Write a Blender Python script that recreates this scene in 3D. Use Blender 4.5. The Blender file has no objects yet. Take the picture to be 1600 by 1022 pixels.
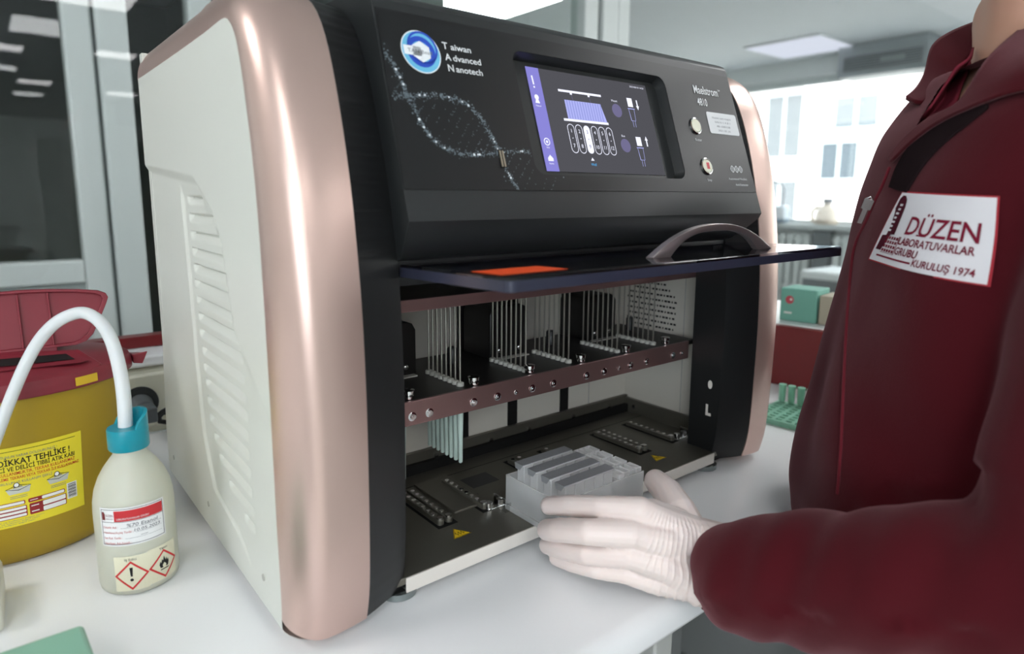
import bpy, math, random
import numpy as np
from mathutils import Vector, Matrix, noise
from mathutils.bvhtree import BVHTree

S = bpy.context.scene
COL = S.collection
rnd = random.Random(7)

# ------------------------------------------------------------------ camera
FPX, PITCH, YAW, ROLL, PCY = 1026.16, .160939, .679796, .0062206, 470.0
CAM = Vector((-.168, -.499, .38))
_F = Vector((math.sin(YAW), math.cos(YAW), 0)); _R = Vector((math.cos(YAW), -math.sin(YAW), 0)); _Z = Vector((0, 0, 1))
FW = _F * math.cos(PITCH) - _Z * math.sin(PITCH)
_U = _F * math.sin(PITCH) + _Z * math.cos(PITCH)
CR = _R * math.cos(ROLL) + _U * math.sin(ROLL)
CU = -_R * math.sin(ROLL) + _U * math.cos(ROLL)
cd = bpy.data.cameras.new('camera'); co = bpy.data.objects.new('camera', cd); COL.objects.link(co)
M = Matrix.Identity(4)
for i in range(3):
    M[i][0] = CR[i]; M[i][1] = CU[i]; M[i][2] = -FW[i]; M[i][3] = CAM[i]
co.matrix_world = M
cd.sensor_width = 36; cd.lens = FPX / 1600 * 36
cd.shift_y = (PCY - 511) / 1600
cd.clip_start = .02; cd.clip_end = 200
cd.dof.use_dof = True; cd.dof.focus_distance = .74; cd.dof.aperture_fstop = 4.0
S.camera = co

def at(px, py, d):
    """a world point seen at a pixel of the 1600x1022 frame, d metres deep"""
    return CAM + FW * d + CR * ((px - 800) * d / FPX) - CU * ((py - PCY) * d / FPX)

# ------------------------------------------------------------------ view, world, sun
vs = S.view_settings
vs.view_transform = 'Standard'; vs.look = 'None'; vs.gamma = 1; vs.exposure = .68; vs.use_curve_mapping = False
wd = bpy.data.worlds.new('sky'); S.world = wd; wd.use_nodes = True
bg = wd.node_tree.nodes['Background']; bg.inputs[0].default_value = (.86, .93, 1, 1); bg.inputs[1].default_value = 4.6
sl = bpy.data.lights.new('sun', 'SUN'); so = bpy.data.objects.new('sun', sl); COL.objects.link(so)
sl.energy = 4; sl.angle = .01; sl.color = (1, .96, .9)
so.rotation_euler = Vector((.75, .35, -.6)).to_track_quat('-Z', 'Y').to_euler()

# ------------------------------------------------------------------ materials
def lin(c):
    c = c / 255
    return c / 12.92 if c <= .04045 else ((c + .055) / 1.055) ** 2.4
MATS = {}
def mat(name, rgb, rough=.5, metal=0, trans=0, emit=0, ior=1.45, sheen=0, coat=0, bump=None, alpha=1, spec=.5, aniso=0, sss=0, vary=0):
    """bump = (scale, strength, distance[, stretch]) ; vary = tone mottling"""
    m = bpy.data.materials.new(name); m.use_nodes = True
    nt = m.node_tree; b = nt.nodes['Principled BSDF']
    col = (lin(rgb[0]), lin(rgb[1]), lin(rgb[2]), 1)
    b.inputs['Base Color'].default_value = col
    b.inputs['Roughness'].default_value = rough; b.inputs['Metallic'].default_value = metal
    b.inputs['Transmission Weight'].default_value = trans; b.inputs['IOR'].default_value = ior
    b.inputs['Sheen Weight'].default_value = sheen; b.inputs['Coat Weight'].default_value = coat
    b.inputs['Coat Roughness'].default_value = .08; b.inputs['Alpha'].default_value = alpha
    b.inputs['Specular IOR Level'].default_value = spec
    b.inputs['Anisotropic'].default_value = aniso
    if sss:
        b.inputs['Subsurface Weight'].default_value = sss; b.inputs['Subsurface Radius'].default_value = (.006, .004, .003); b.inputs['Subsurface Scale'].default_value = 1
    if emit:
        b.inputs['Emission Color'].default_value = col; b.inputs['Emission Strength'].default_value = emit
    if sheen:
        b.inputs['Sheen Roughness'].default_value = .45; b.inputs['Sheen Tint'].default_value = (1, .55, .6, 1)
    if bump or vary:
        tc = nt.nodes.new('ShaderNodeTexCoord'); mp = nt.nodes.new('ShaderNodeMapping'); nt.links.new(tc.outputs['Object'], mp.inputs[0])
    if bump:
        if len(bump) > 3: mp.inputs['Scale'].default_value = bump[3]
        n = nt.nodes.new('ShaderNodeTexNoise'); n.inputs['Scale'].default_value = bump[0]; n.inputs['Detail'].default_value = 3
        nt.links.new(mp.outputs[0], n.inputs['Vector'])
        bp = nt.nodes.new('ShaderNodeBump'); bp.inputs['Strength'].default_value = bump[1]; bp.inputs['Distance'].default_value = bump[2]
        nt.links.new(n.outputs['Fac'], bp.inputs['Height']); nt.links.new(bp.outputs[0], b.inputs['Normal'])
    if vary:
        n2 = nt.nodes.new('ShaderNodeTexNoise'); n2.inputs['Scale'].default_value = 9; n2.inputs['Detail'].default_value = 4
        nt.links.new(tc.outputs['Object'], n2.inputs['Vector'])
        mx = nt.nodes.new('ShaderNodeMix'); mx.data_type = 'RGBA'
        mx.inputs[6].default_value = tuple(c * (1 - vary) for c in col[:3]) + (1,); mx.inputs[7].default_value = tuple(min(1, c * (1 + vary)) for c in col[:3]) + (1,)
        nt.links.new(n2.outputs['Fac'], mx.inputs[0]); nt.links.new(mx.outputs[2], b.inputs['Base Color'])
    MATS[name] = m
    return m
def glassmat(name, tint=(1, 1, 1), ior=1.5, rough=0):
    """thin clear sheet: see-through with Fresnel mirror"""
    m = bpy.data.materials.new(name); m.use_nodes = True; nt = m.node_tree; nt.nodes.clear()
    o = nt.nodes.new('ShaderNodeOutputMaterial'); t = nt.nodes.new('ShaderNodeBsdfTransparent'); g = nt.nodes.new('ShaderNodeBsdfGlossy')
    f = nt.nodes.new('ShaderNodeFresnel'); x = nt.nodes.new('ShaderNodeMixShader')
    f.inputs[0].default_value = ior; t.inputs[0].default_value = (*tint, 1); g.inputs['Roughness'].default_value = rough
    gm = nt.nodes.new('ShaderNodeNewGeometry'); k = nt.nodes.new('ShaderNodeMath'); k.operation = 'SUBTRACT'; k.inputs[0].default_value = 1; nt.links.new(gm.outputs['Backfacing'], k.inputs[1])
    q = nt.nodes.new('ShaderNodeMath'); q.operation = 'MULTIPLY'; nt.links.new(f.outputs[0], q.inputs[0]); nt.links.new(k.outputs[0], q.inputs[1])   # the far face of the sheet adds no second mirror
    nt.links.new(q.outputs[0], x.inputs[0]); nt.links.new(t.outputs[0], x.inputs[1]); nt.links.new(g.outputs[0], x.inputs[2]); nt.links.new(x.outputs[0], o.inputs[0])
    MATS[name] = m; return m

def emat(name, rgb, s):
    m = bpy.data.materials.new(name); m.use_nodes = True; nt = m.node_tree; nt.nodes.clear()
    o = nt.nodes.new('ShaderNodeOutputMaterial'); e = nt.nodes.new('ShaderNodeEmission')
    e.inputs[0].default_value = (lin(rgb[0]), lin(rgb[1]), lin(rgb[2]), 1); e.inputs[1].default_value = s
    nt.links.new(e.outputs[0], o.inputs[0]); MATS[name] = m; return m

# ------------------------------------------------------------------ mesh building
class MB:
    def __init__(s): s.v = []; s.f = []; s.m = []
    def add(s, vs_, fs, mi=0):
        o = len(s.v); s.v += [tuple(p) for p in vs_]; s.f += [tuple(i + o for i in f) for f in fs]; s.m += [mi] * len(fs); return s
    def box(s, a, b, mi=0):
        x0, y0, z0 = a; x1, y1, z1 = b
        return s.add([(x0, y0, z0), (x1, y0, z0), (x1, y1, z0), (x0, y1, z0), (x0, y0, z1), (x1, y0, z1), (x1, y1, z1), (x0, y1, z1)],
                     [(0, 3, 2, 1), (4, 5, 6, 7), (0, 1, 5, 4), (1, 2, 6, 5), (2, 3, 7, 6), (3, 0, 4, 7)], mi)
    def obox(s, c, ax, ay, az, mi=0):
        c, ax, ay, az = map(Vector, (c, ax, ay, az)); P = []
        for k in (-1, 1):
            for (i, j) in ((-1, -1), (1, -1), (1, 1), (-1, 1)): P.append(c + ax * i + ay * j + az * k)
        return s.add(P, [(0, 3, 2, 1), (4, 5, 6, 7), (0, 1, 5, 4), (1, 2, 6, 5), (2, 3, 7, 6), (3, 0, 4, 7)], mi)
    def tube(s, path, r, n=12, mi=0, caps=True):
        path = [Vector(p) for p in path]; rs = r if hasattr(r, '__len__') else [r] * len(path)
        t0 = (path[1] - path[0]).normalized(); u = t0.orthogonal().normalized(); P = []
        for i, p in enumerate(path):
            t = (path[min(i + 1, len(path) - 1)] - path[max(i - 1, 0)]).normalized()
            u = (u - t * u.dot(t)).normalized(); w = t.cross(u)
            P += [p + (u * math.cos(a) + w * math.sin(a)) * rs[i] for a in [2 * math.pi * k / n for k in range(n)]]
        fs = [(i * n + k, i * n + (k + 1) % n, (i + 1) * n + (k + 1) % n, (i + 1) * n + k) for i in range(len(path) - 1) for k in range(n)]
        if caps: fs += [tuple(range(n))[::-1], tuple((len(path) - 1) * n + k for k in range(n))]
        return s.add(P, fs, mi)
    def cyl(s, a, b, r, n=16, mi=0, r2=None):
        return s.tube([a, b], [r, r if r2 is None else r2], n, mi)
    def lathe(s, prof, c, n=32, mi=0, sx=1, sy=1, cap0=True, cap1=True):
        P = []
        for r, z in prof:
            P += [(c[0] + sx * r * math.cos(2 * math.pi * k / n), c[1] + sy * r * math.sin(2 * math.pi * k / n), c[2] + z) for k in range(n)]
        L = len(prof)
        fs = [(i * n + k, i * n + (k + 1) % n, (i + 1) * n + (k + 1) % n, (i + 1) * n + k) for i in range(L - 1) for k in range(n)]
        if cap0: fs.append(tuple(range(n))[::-1])
        if cap1: fs.append(tuple((L - 1) * n + k for k in range(n)))
        return s.add(P, fs, mi)
    def sphere(s, c, r, n=16, mi=0, sc=(1, 1, 1)):
        P = []; m_ = n // 2
        for i in range(m_ + 1):
            a = math.pi * i / m_
            for k in range(n):
                b = 2 * math.pi * k / n
                P.append((c[0] + r * sc[0] * math.sin(a) * math.cos(b), c[1] + r * sc[1] * math.sin(a) * math.sin(b), c[2] - r * sc[2] * math.cos(a)))
        fs = [(i * n + k, i * n + (k + 1) % n, (i + 1) * n + (k + 1) % n, (i + 1) * n + k) for i in range(m_) for k in range(n)]
        return s.add(P, fs, mi)
    def grid(s, nu, nv, fn, mi=0, closed=False, flip=False):
        P = [fn(i, j) for j in range(nv) for i in range(nu)]
        fs = []
        for j in range(nv - 1):
            for i in range(nu - (0 if closed else 1)):
                q = (j * nu + i, j * nu + (i + 1) % nu, (j + 1) * nu + (i + 1) % nu, (j + 1) * nu + i)
                fs.append(q[::-1] if flip else q)
        return s.add(P, fs, mi)
    def prism(s, poly, fn, h0, h1, mi=0):
        """polygon (a,b) extruded from h0 to h1; fn(a,b,h) -> point"""
        n = len(poly); P = [fn(a, b, h0) for a, b in poly] + [fn(a, b, h1) for a, b in poly]
        fs = [tuple(range(n))[::-1], tuple(range(n, 2 * n))] + [(i, (i + 1) % n, n + (i + 1) % n, n + i) for i in range(n)]
        return s.add(P, fs, mi)
    def capsule(s, a, b, ra, rb, n=14):
        a, b = Vector(a), Vector(b); t = (b - a).normalized(); path = []; rr = []
        for k in range(5):
            an = math.pi / 2 * k / 5; path.append(a - t * ra * math.cos(an)); rr.append(max(ra * math.sin(an), ra * .03))
        path += [a, b]; rr += [ra, rb]
        for k in range(1, 6):
            an = math.pi / 2 * k / 5; path.append(b + t * rb * math.sin(an)); rr.append(max(rb * math.cos(an), rb * .03))
        return s.tube(path, rr, n)
    def build(s, name, mats, parent=None, smooth=38, bevel=0, seg=2, fix=True):
        me = bpy.data.meshes.new(name); me.from_pydata([tuple(p) for p in s.v], [], s.f)
        for m in (mats if isinstance(mats, (list, tuple)) else [mats]): me.materials.append(MATS[m] if isinstance(m, str) else m)
        me.polygons.foreach_set('material_index', s.m)
        if fix:
            import bmesh
            bm = bmesh.new(); bm.from_mesh(me); bmesh.ops.recalc_face_normals(bm, faces=bm.faces); bm.to_mesh(me); bm.free()
        finish(me, smooth)
        return link(name, me, parent, bevel, seg)
def finish(me, smooth):
    me.update()
    if smooth:
        me.polygons.foreach_set('use_smooth', [True] * len(me.polygons)); me.set_sharp_from_angle(angle=math.radians(smooth))
def link(name, me, parent=None, bevel=0, seg=2):
    o = bpy.data.objects.new(name, me); COL.objects.link(o)
    if parent is not None:
        o.parent = parent; o.matrix_parent_inverse = Matrix.Translation(-parent.location) if parent.type == 'EMPTY' else Matrix.Identity(4)
    if bevel:
        b = o.modifiers.new('bevel', 'BEVEL'); b.width = bevel; b.segments = seg; b.limit_method = 'ANGLE'; b.angle_limit = math.radians(40)
        b.harden_normals = False
    return o
def tag(o, label, cat, group=None, kind=None):
    if label: o['label'] = label
    if cat: o['category'] = cat
    if group: o['group'] = group
    if kind: o['kind'] = kind
    return o
def thing(name, loc, label, cat, group=None):
    o = bpy.data.objects.new(name, None); COL.objects.link(o); o.location = loc; o.empty_display_size = .05
    return tag(o, label, cat, group)
def struct(o):
    o['kind'] = 'structure'; return o
def voxel(mb, vox, smooth_it=6, fac=.5, sub=0):
    """fuse the overlapping closed pieces of mb into one skin; returns a mesh"""
    me = bpy.data.meshes.new('tmp'); me.from_pydata([tuple(p) for p in mb.v], [], mb.f)
    import bmesh
    bm = bmesh.new(); bm.from_mesh(me); bmesh.ops.recalc_face_normals(bm, faces=bm.faces); bm.to_mesh(me); bm.free()
    o = bpy.data.objects.new('tmp', me); COL.objects.link(o)
    r = o.modifiers.new('r', 'REMESH'); r.mode = 'VOXEL'; r.voxel_size = vox; r.use_smooth_shade = True
    if smooth_it:
        q = o.modifiers.new('s', 'SMOOTH'); q.iterations = smooth_it; q.factor = fac
    dg = bpy.context.evaluated_depsgraph_get(); dg.update()
    out = bpy.data.meshes.new_from_object(o.evaluated_get(dg))
    bpy.data.objects.remove(o); bpy.data.meshes.remove(me)
    return out
def mesh_part(name, me, mats, parent, smooth=60):
    me.name = name
    me.materials.clear()
    for m in (mats if isinstance(mats, (list, tuple)) else [mats]): me.materials.append(MATS[m])
    finish(me, smooth)
    return link(name, me, parent)
def bvh_of(me):
    return BVHTree.FromPolygons([v.co.copy() for v in me.vertices], [tuple(p.vertices) for p in me.polygons])

# ------------------------------------------------------------------ flat print (labels, signs, screens)
_tc = {}
def text_geo(s, off=0):
    k = (s, off)
    if k in _tc: return _tc[k]
    c = bpy.data.curves.new('t', 'FONT'); c.body = s; c.size = 1; c.offset = off; c.resolution_u = 3
    o = bpy.data.objects.new('t', c); COL.objects.link(o)
    dg = bpy.context.evaluated_depsgraph_get(); dg.update()
    me = o.evaluated_get(dg).to_mesh()
    v = [(p.co.x, p.co.y) for p in me.vertices]; f = [tuple(p.vertices) for p in me.polygons]
    o.evaluated_get(dg).to_mesh_clear(); bpy.data.objects.remove(o); bpy.data.curves.remove(c)
    _tc[k] = (v, f); return v, f
CAPH = .73
class Print:
    """collects flat shapes in (u,v) on layers; build() lays them on a surface map fn(u,v,h)"""
    def __init__(s, mats, step=.00025): s.mb = MB(); s.mats = mats; s.step = step
    def put(s, pts, fs, mat_, layer): s.mb.add([(u, v, layer * s.step) for u, v in pts], fs, s.mats.index(mat_))
    def rect(s, u0, v0, u1, v1, m, layer=1, nu=1, nv=1):
        P = [(u0 + (u1 - u0) * i / nu, v0 + (v1 - v0) * j / nv) for j in range(nv + 1) for i in range(nu + 1)]
        s.put(P, [(j * (nu + 1) + i, j * (nu + 1) + i + 1, (j + 1) * (nu + 1) + i + 1, (j + 1) * (nu + 1) + i) for j in range(nv) for i in range(nu)], m, layer)
    def poly(s, pts, m, layer=1): s.put(pts, [tuple(range(len(pts)))], m, layer)
    def disc(s, u, v, r, m, layer=1, n=28, ry=None): s.poly([(u + r * math.cos(2 * math.pi * k / n), v + (ry or r) * math.sin(2 * math.pi * k / n)) for k in range(n)], m, layer)
    def ring(s, u, v, r0, r1, m, layer=1, n=28, sc=1):
        P = [(u + r * math.cos(2 * math.pi * k / n), v + sc * r * math.sin(2 * math.pi * k / n)) for r in (r0, r1) for k in range(n)]
        s.put(P, [(k, (k + 1) % n, n + (k + 1) % n, n + k) for k in range(n)], m, layer)
    def line(s, pts, w, m, layer=1, closed=False, cut=0):
        if cut:
            q = []; L_ = len(pts)
            for i in range(L_ if closed else L_ - 1):
                a, b = pts[i], pts[(i + 1) % L_]; q += [(a[0] + (b[0] - a[0]) * k / cut, a[1] + (b[1] - a[1]) * k / cut) for k in range(cut)]
            pts = q if closed else q + [pts[-1]]
        n = len(pts); P = []
        for i in range(n):
            a = pts[(i - 1) % n] if closed or i else pts[0]; b = pts[(i + 1) % n] if closed or i < n - 1 else pts[-1]
            dx, dy = b[0] - a[0], b[1] - a[1]; L = math.hypot(dx, dy) or 1
            if closed or 0 < i < n - 1:
                p, q = pts[i], pts[(i + 1) % n]; ex, ey = q[0] - p[0], q[1] - p[1]; l2 = math.hypot(ex, ey) or 1
                c = max(.5, abs((ex * dx + ey * dy) / (L * l2)))
            else: c = 1
            nx, ny = -dy / L * w / 2 / c, dx / L * w / 2 / c
            P += [(pts[i][0] + nx, pts[i][1] + ny), (pts[i][0] - nx, pts[i][1] - ny)]
        s.put(P, [(2 * i, 2 * i + 1, 2 * ((i + 1) % n) + 1, 2 * ((i + 1) % n)) for i in range(n if closed else n - 1)], m, layer)
    def rrect(s, u0, v0, u1, v1, r, k=5):
        out = []
        for cx, cy, a0 in ((u1 - r, v0 + r, -90), (u1 - r, v1 - r, 0), (u0 + r, v1 - r, 90), (u0 + r, v0 + r, 180)):
            out += [(cx + r * math.cos(math.radians(a0 + 90 * i / k)), cy + r * math.sin(math.radians(a0 + 90 * i / k))) for i in range(k + 1)]
        return out
    def text(s, t, u, v, h, m, width=None, al='l', layer=3, off=0, rot=0, shear=0):
        V, Fc = text_geo(t, off)
        if not V: return
        x0 = min(p[0] for p in V); x1 = max(p[0] for p in V); ky = h / CAPH; kx = width / (x1 - x0) if width else ky
        W = (x1 - x0) * kx; o = {'l': 0, 'c': -W / 2, 'r': -W}[al]; ca, sa = math.cos(rot), math.sin(rot); P = []
        for x, y in V:
            a, b = (x - x0) * kx + o + shear * y * ky, y * ky; P.append((u + a * ca - b * sa, v + a * sa + b * ca))
        s.put(P, Fc, m, layer)
    def build(s, name, parent, fn, cut=0):
        if cut:                                              # slice the print finely so that it can follow a curved surface
            import bmesh
            me = bpy.data.meshes.new('t'); me.from_pydata(s.mb.v, [], s.mb.f); me.polygons.foreach_set('material_index', s.mb.m)
            bm = bmesh.new(); bm.from_mesh(me); us = [v.co.x for v in bm.verts]; k = math.ceil(min(us) / cut)
            while k * cut < max(us):
                bmesh.ops.bisect_plane(bm, geom=bm.verts[:] + bm.edges[:] + bm.faces[:], plane_co=(k * cut, 0, 0), plane_no=(1, 0, 0), dist=1e-7); k += 1
            bm.verts.index_update(); s.mb.v = [tuple(v.co) for v in bm.verts]; s.mb.f = [tuple(v.index for v in f.verts) for f in bm.faces]; s.mb.m = [f.material_index for f in bm.faces]
            bm.free(); bpy.data.meshes.remove(me)
        s.mb.v = [tuple(fn(u, v, h)) for u, v, h in s.mb.v]
        return s.mb.build(name, s.mats, parent, smooth=0, fix=False)

def lerp(a, b, t): return a + (b - a) * t
def interp(x, xs, ys): return float(np.interp(x, xs, ys))
def sstep(a, b, x):
    t = min(1, max(0, (x - a) / (b - a))); return t * t * (3 - 2 * t)
# ------------------------------------------------------------------ shared materials
mat('wall_white', (222, 224, 222), .7, vary=.04); mat('ceiling_white', (205, 208, 210), .8, vary=.03); mat('floor_grey', (150, 154, 152), .35, vary=.1)
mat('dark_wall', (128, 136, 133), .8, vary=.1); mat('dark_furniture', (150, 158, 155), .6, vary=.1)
mat('frame_white', (206, 211, 209), .35); mat('frame_gap', (105, 110, 110), .6); mat('frame_panel', (180, 186, 184), .4)
mat('bench_white', (236, 237, 238), .22, vary=.015); mat('cabinet_grey', (150, 152, 151), .5); mat('leg_grey', (185, 186, 182), .45)
mat('maroon', (112, 24, 30), .35, vary=.06); mat('trunk_cream', (226, 224, 208), .4); mat('trunk_white', (228, 230, 232), .35)
mat('black_rubber', (22, 23, 24), .5); mat('plug_grey', (92, 96, 100), .45); mat('socket_dark', (55, 58, 60), .5)
mat('radiator', (212, 217, 214), .4); mat('grey_box', (142, 148, 150), .5); mat('grey_dark', (92, 98, 100), .55)
mat('jug', (204, 188, 168), .4, trans=.2); mat('jug_cap', (72, 66, 78), .5); mat('jug_blue', (120, 142, 158), .35, trans=.2); mat('blue_dark', (70, 92, 110), .5)
mat('carton_green', (118, 176, 160), .55); mat('carton_tan', (178, 170, 152), .7); mat('carton_red', (190, 70, 84), .5); mat('paper_white', (235, 235, 232), .7)
mat('mint', (168, 226, 202), .35, trans=.3); mat('mint_solid', (140, 188, 166), .4); mat('mint_edge', (104, 172, 140), .4)
mat('facade', (226, 222, 214), .85, vary=.05); mat('facade_glass', (58, 66, 70), .15); mat('asphalt', (120, 120, 118), .9); mat('roof_edge', (70, 72, 70), .7)
mat('ac_grey', (150, 156, 158), .5); mat('ac_dark', (84, 90, 94), .6)
emat('lamp', (250, 250, 250), 9)
emat('lamp_dim', (214, 218, 232), .7)
mat('lamp_rim', (225, 227, 228), .5)
glassmat('pane', (.93, .96, .95)); glassmat('clear', (.98, .99, .99))
mat('cream_plastic', (222, 220, 208), .45)

# ------------------------------------------------------------------ the room
ZF, ZC = -.78, 1.6
XL, XR, YB, YP, YN = -2.6, 5.8, -9.0, 1.3, 4.6
struct(MB().box((XL - .1, YB - .1, ZF - .1), (XR + .1, YN + .1, ZF)).build('floor', 'floor_grey'))
struct(MB().box((XL - .1, YB - .1, ZC), (XR + .1, YN + .1, ZC + .1)).build('ceiling', 'ceiling_white'))
mb = MB(); LY0, LY1 = -5.6, -1.6  # opening added in this unseen wall to let daylight in
mb.box((XL - .1, YB, ZF), (XL, LY0, ZC)).box((XL - .1, LY1, ZF), (XL, YN, ZC)).box((XL - .1, LY0, ZF), (XL, LY1, .05)).box((XL - .1, LY0, 1.45), (XL, LY1, ZC))
struct(mb.build('wall_left', 'wall_white'))
w = MB()
for a, b in ((LY0, -3.8), (-3.8, LY1)):
    for y in (a, b - .06): w.box((XL - .08, y, .05), (XL - .02, y + .06, 1.45))
    w.box((XL - .08, a, .05), (XL - .02, b, .1)); w.box((XL - .08, a, 1.4), (XL - .02, b, 1.45))
w = struct(w.build('added_window', 'frame_white', bevel=.005)); MB().box((XL - .052, LY0, .05), (XL - .048, LY1, 1.45)).build('pane', 'clear', w)  # added window, out of view, that throws daylight into the machine chamber
struct(MB().box((XL, YB - .1, ZF), (XR, YB, ZC)).build('wall_front', 'wall_white'))
mb = MB()
mb.box((1.0, YN, ZF), (XR, YN + .1, ZC)); struct(mb.build('wall_back', 'wall_white'))
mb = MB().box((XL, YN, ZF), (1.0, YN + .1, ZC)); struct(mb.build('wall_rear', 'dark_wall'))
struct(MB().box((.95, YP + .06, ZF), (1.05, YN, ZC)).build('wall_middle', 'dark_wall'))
# window wall: one long opening
WZ0, WZ1, WY0, WY1 = .13, 1.44, -3.4, 4.3
mb = MB()
mb.box((XR, YB, ZF), (XR + .2, YN, WZ0)); mb.box((XR, YB, WZ1), (XR + .2, YN, ZC)); mb.box((XR, YB, WZ0), (XR + .2, WY0, WZ1)); mb.box((XR, WY1, WZ0), (XR + .2, YN, WZ1))
struct(mb.build('wall_right', 'wall_white'))
w = MB()
for a, b in ((WY0, -1.5), (-1.5, .9), (.9, 4.3)):
    for y in (a, b - .06): w.box((XR + .06, y, WZ0), (XR + .12, y + .06, WZ1))
    w.box((XR + .06, a, WZ0), (XR + .12, b, WZ0 + .03)); w.box((XR + .06, a, WZ1 - .06), (XR + .12, b, WZ1))
w = struct(w.build('window_1', 'frame_white', bevel=.005))
MB().box((XR + .088, WY0, WZ0), (XR + .092, WY1, WZ1)).build('pane', 'clear', w)
MB().box((XR - .14, WY0 - .1, WZ0 - .045), (XR + .2, WY1 + .05, WZ0)).build('window_sill', 'frame_white', w, bevel=.006)
# roller blind edge seen at the top of the window
# outside
struct(MB().box((6.2, -20, -6.1), (60, 40, -6.0)).build('ground_outside', 'asphalt'))
bl = thing('apartment_building', (17, 5, -6), 'pale sunlit apartment building seen through the window across the street', 'building')
mb = MB().box((17, -14, -6), (24, 8.6, 7)).box((18.2, 8.6, -6), (24, 11.2, 5.2)).box((17.4, 11.2, -6), (24, 24, 8)); mb.build('wall', 'facade', bl)
MB().box((16.4, 8.4, 4.4), (24, 11.3, 4.7)).build('roof', 'roof_edge', bl)
def far_window(y0, y1, z0, z1, X=17, bars=2):
    f = MB(); f.box((X - .06, y0 - .08, z0 - .08), (X + .02, y1 + .08, z1 + .08))
    o = f.build('window', 'frame_panel', bl)
    p = MB(); wd_ = (y1 - y0) / bars
    for k in range(bars): p.box((X - .09, y0 + wd_ * k + .05, z0), (X - .055, y0 + wd_ * (k + 1) - .05, z1))
    p.build('pane', 'facade_glass', o)
for y, z, hw, hh, b in ((7.54, 1.27, .48, .44, 2), (7.2, 2.45, .55, .36, 2), (5.2, 1.27, .6, .44, 2), (5.0, 2.45, .7, .5, 3), (2.6, 1.27, .6, .44, 2), (2.4, 2.75, .8, .6, 2), (-1.4, .55, .7, .55, 2), (-1.4, 2.75, .9, .75, 2), (-4.6, 1.2, .8, .9, 2)):
    far_window(y - hw, y + hw, z - hh, z + hh, 17, b)
far_window(9.2, 10.3, 1.5, 3.2, 18.2, 2); far_window(9.2, 10.3, -.6, .8, 18.2, 2)
MB().box((16.0, .2, 1.75), (17, 3.4, 1.9)).build('balcony', 'facade', bl)
mb = MB()
for k in range(14): mb.box((16.02, .22 + .23 * k, 1.9), (16.05, .25 + .23 * k, 2.3))
mb.box((16.0, .2, 2.3), (16.07, 3.4, 2.36)); mb.build('balcony_railing', 'frame_panel', bl)

# ceiling lamps
def lamp(x, y, sx, sy, label, grp, m_='lamp'):
    t = thing('ceiling_light', (x, y, ZC), label, 'ceiling light', grp)
    mb = MB().box((x - sx / 2 - .015, y - sy / 2 - .015, ZC - .012), (x + sx / 2 + .015, y + sy / 2 + .015, ZC - .002)); mb.build('frame', 'lamp_rim', t)
    MB().box((x - sx / 2, y - sy / 2, ZC - .014), (x + sx / 2, y + sy / 2, ZC - .0125)).build('diffuser', m_, t)
lamp(5.26, 2.44, .62, .62, 'square flat ceiling light beyond the glass, in front of the bright window', None, 'lamp_dim')
lamp(2.5, 3.02, .62, .62, 'square ceiling light beyond the glass, above the machine at the top edge', None)
LG = 'lab ceiling panels'
for x, y in ((.93, -5.1), (1.38, -7.8), (.12, -5.35), (.47, -7.4)):
    lamp(x, y, .3, .3, 'small ceiling light panel of the lab mirrored in the left glass', LG)
for x, y in ((.45, -3.1), (-1.1, -1.6), (3.0, -1.2), (-1.2, -3.6), (2.6, -3.4), (-1.5, .3), (4.6, -4.2), (2.4, -5.6), (3.8, -5.6), (-2.0, -5.2), (-2.0, -7.2), (2.8, -7.6), (3.4, -2.8), (-.9, -3.0), (2.1, -.2)):  # mostly unseen panels, added to brighten the chamber and the bench
    lamp(x, y, .6, .6, 'square lab ceiling panel, one of a set mostly added unseen for brightness', 'square lab ceiling panels, mostly added')

# glazed partition with a door, y = 1.3
d = MB()
d.box((-.95, YP - .02, ZF), (-.86, YP + .04, ZC - .25)); d.box((.012, YP - .02, ZF), (.068, YP + .04, ZC - .25))
d.box((-.86, YP - .02, .172), (.012, YP + .04, .226)); d.box((-.86, YP - .02, ZC - .34), (.012, YP + .04, ZC - .25)); d.box((-.86, YP - .02, ZF), (.012, YP + .04, ZF + .12))
d = struct(d.build('door_1', 'frame_white', bevel=.006))
MB().box((-.86, YP + .008, .226), (.012, YP + .014, ZC - .34)).build('pane', 'pane', d)
MB().box((-.86, YP + .005, ZF + .12), (.012, YP + .02, .172)).build('panel', 'frame_panel', d)
p = MB()
p.box((.074, YP - .03, ZF), (.138, YP + .05, ZC)); p.box((.27, YP - .02, ZF), (.325, YP + .04, ZC)); p.box((.138, YP - .02, ZF), (.27, YP + .04, -.02))
p.box((1.59, YP - .03, ZF), (1.66, YP + .05, ZC)); p.box((1.675, YP - .04, ZF), (1.755, YP + .06, ZC)); p.box((1.765, YP - .03, ZF), (1.83, YP + .05, ZC))
p.box((.325, YP - .02, ZF), (1.59, YP + .04, -.2)); p.box((1.83, YP - .02, ZF), (XR, YP + .04, -.2)); p.box((-2.6, YP - .02, ZF), (-.95, YP + .04, ZC))
p.box((-.95, YP - .02, ZC - .25), (.074, YP + .04, ZC))
p = struct(p.build('window_2', 'frame_white', bevel=.006))
g = MB().box((.066, YP - .01, ZF), (.076, YP + .03, ZC - .25)).box((1.655, YP - .02, ZF), (1.68, YP + .03, ZC)).box((1.752, YP - .02, ZF), (1.768, YP + .03, ZC)); g.build('frame_gap', 'frame_gap', p)
MB().box((.138, YP + .008, -.02), (.27, YP + .014, ZC)).build('pane', 'pane', p)
MB().box((.325, YP + .008, -.2), (1.59, YP + .014, ZC)).build('pane', 'pane', p)
MB().box((1.83, YP + .008, -.2), (XR, YP + .014, ZC)).build('pane', 'clear', p)
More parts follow.
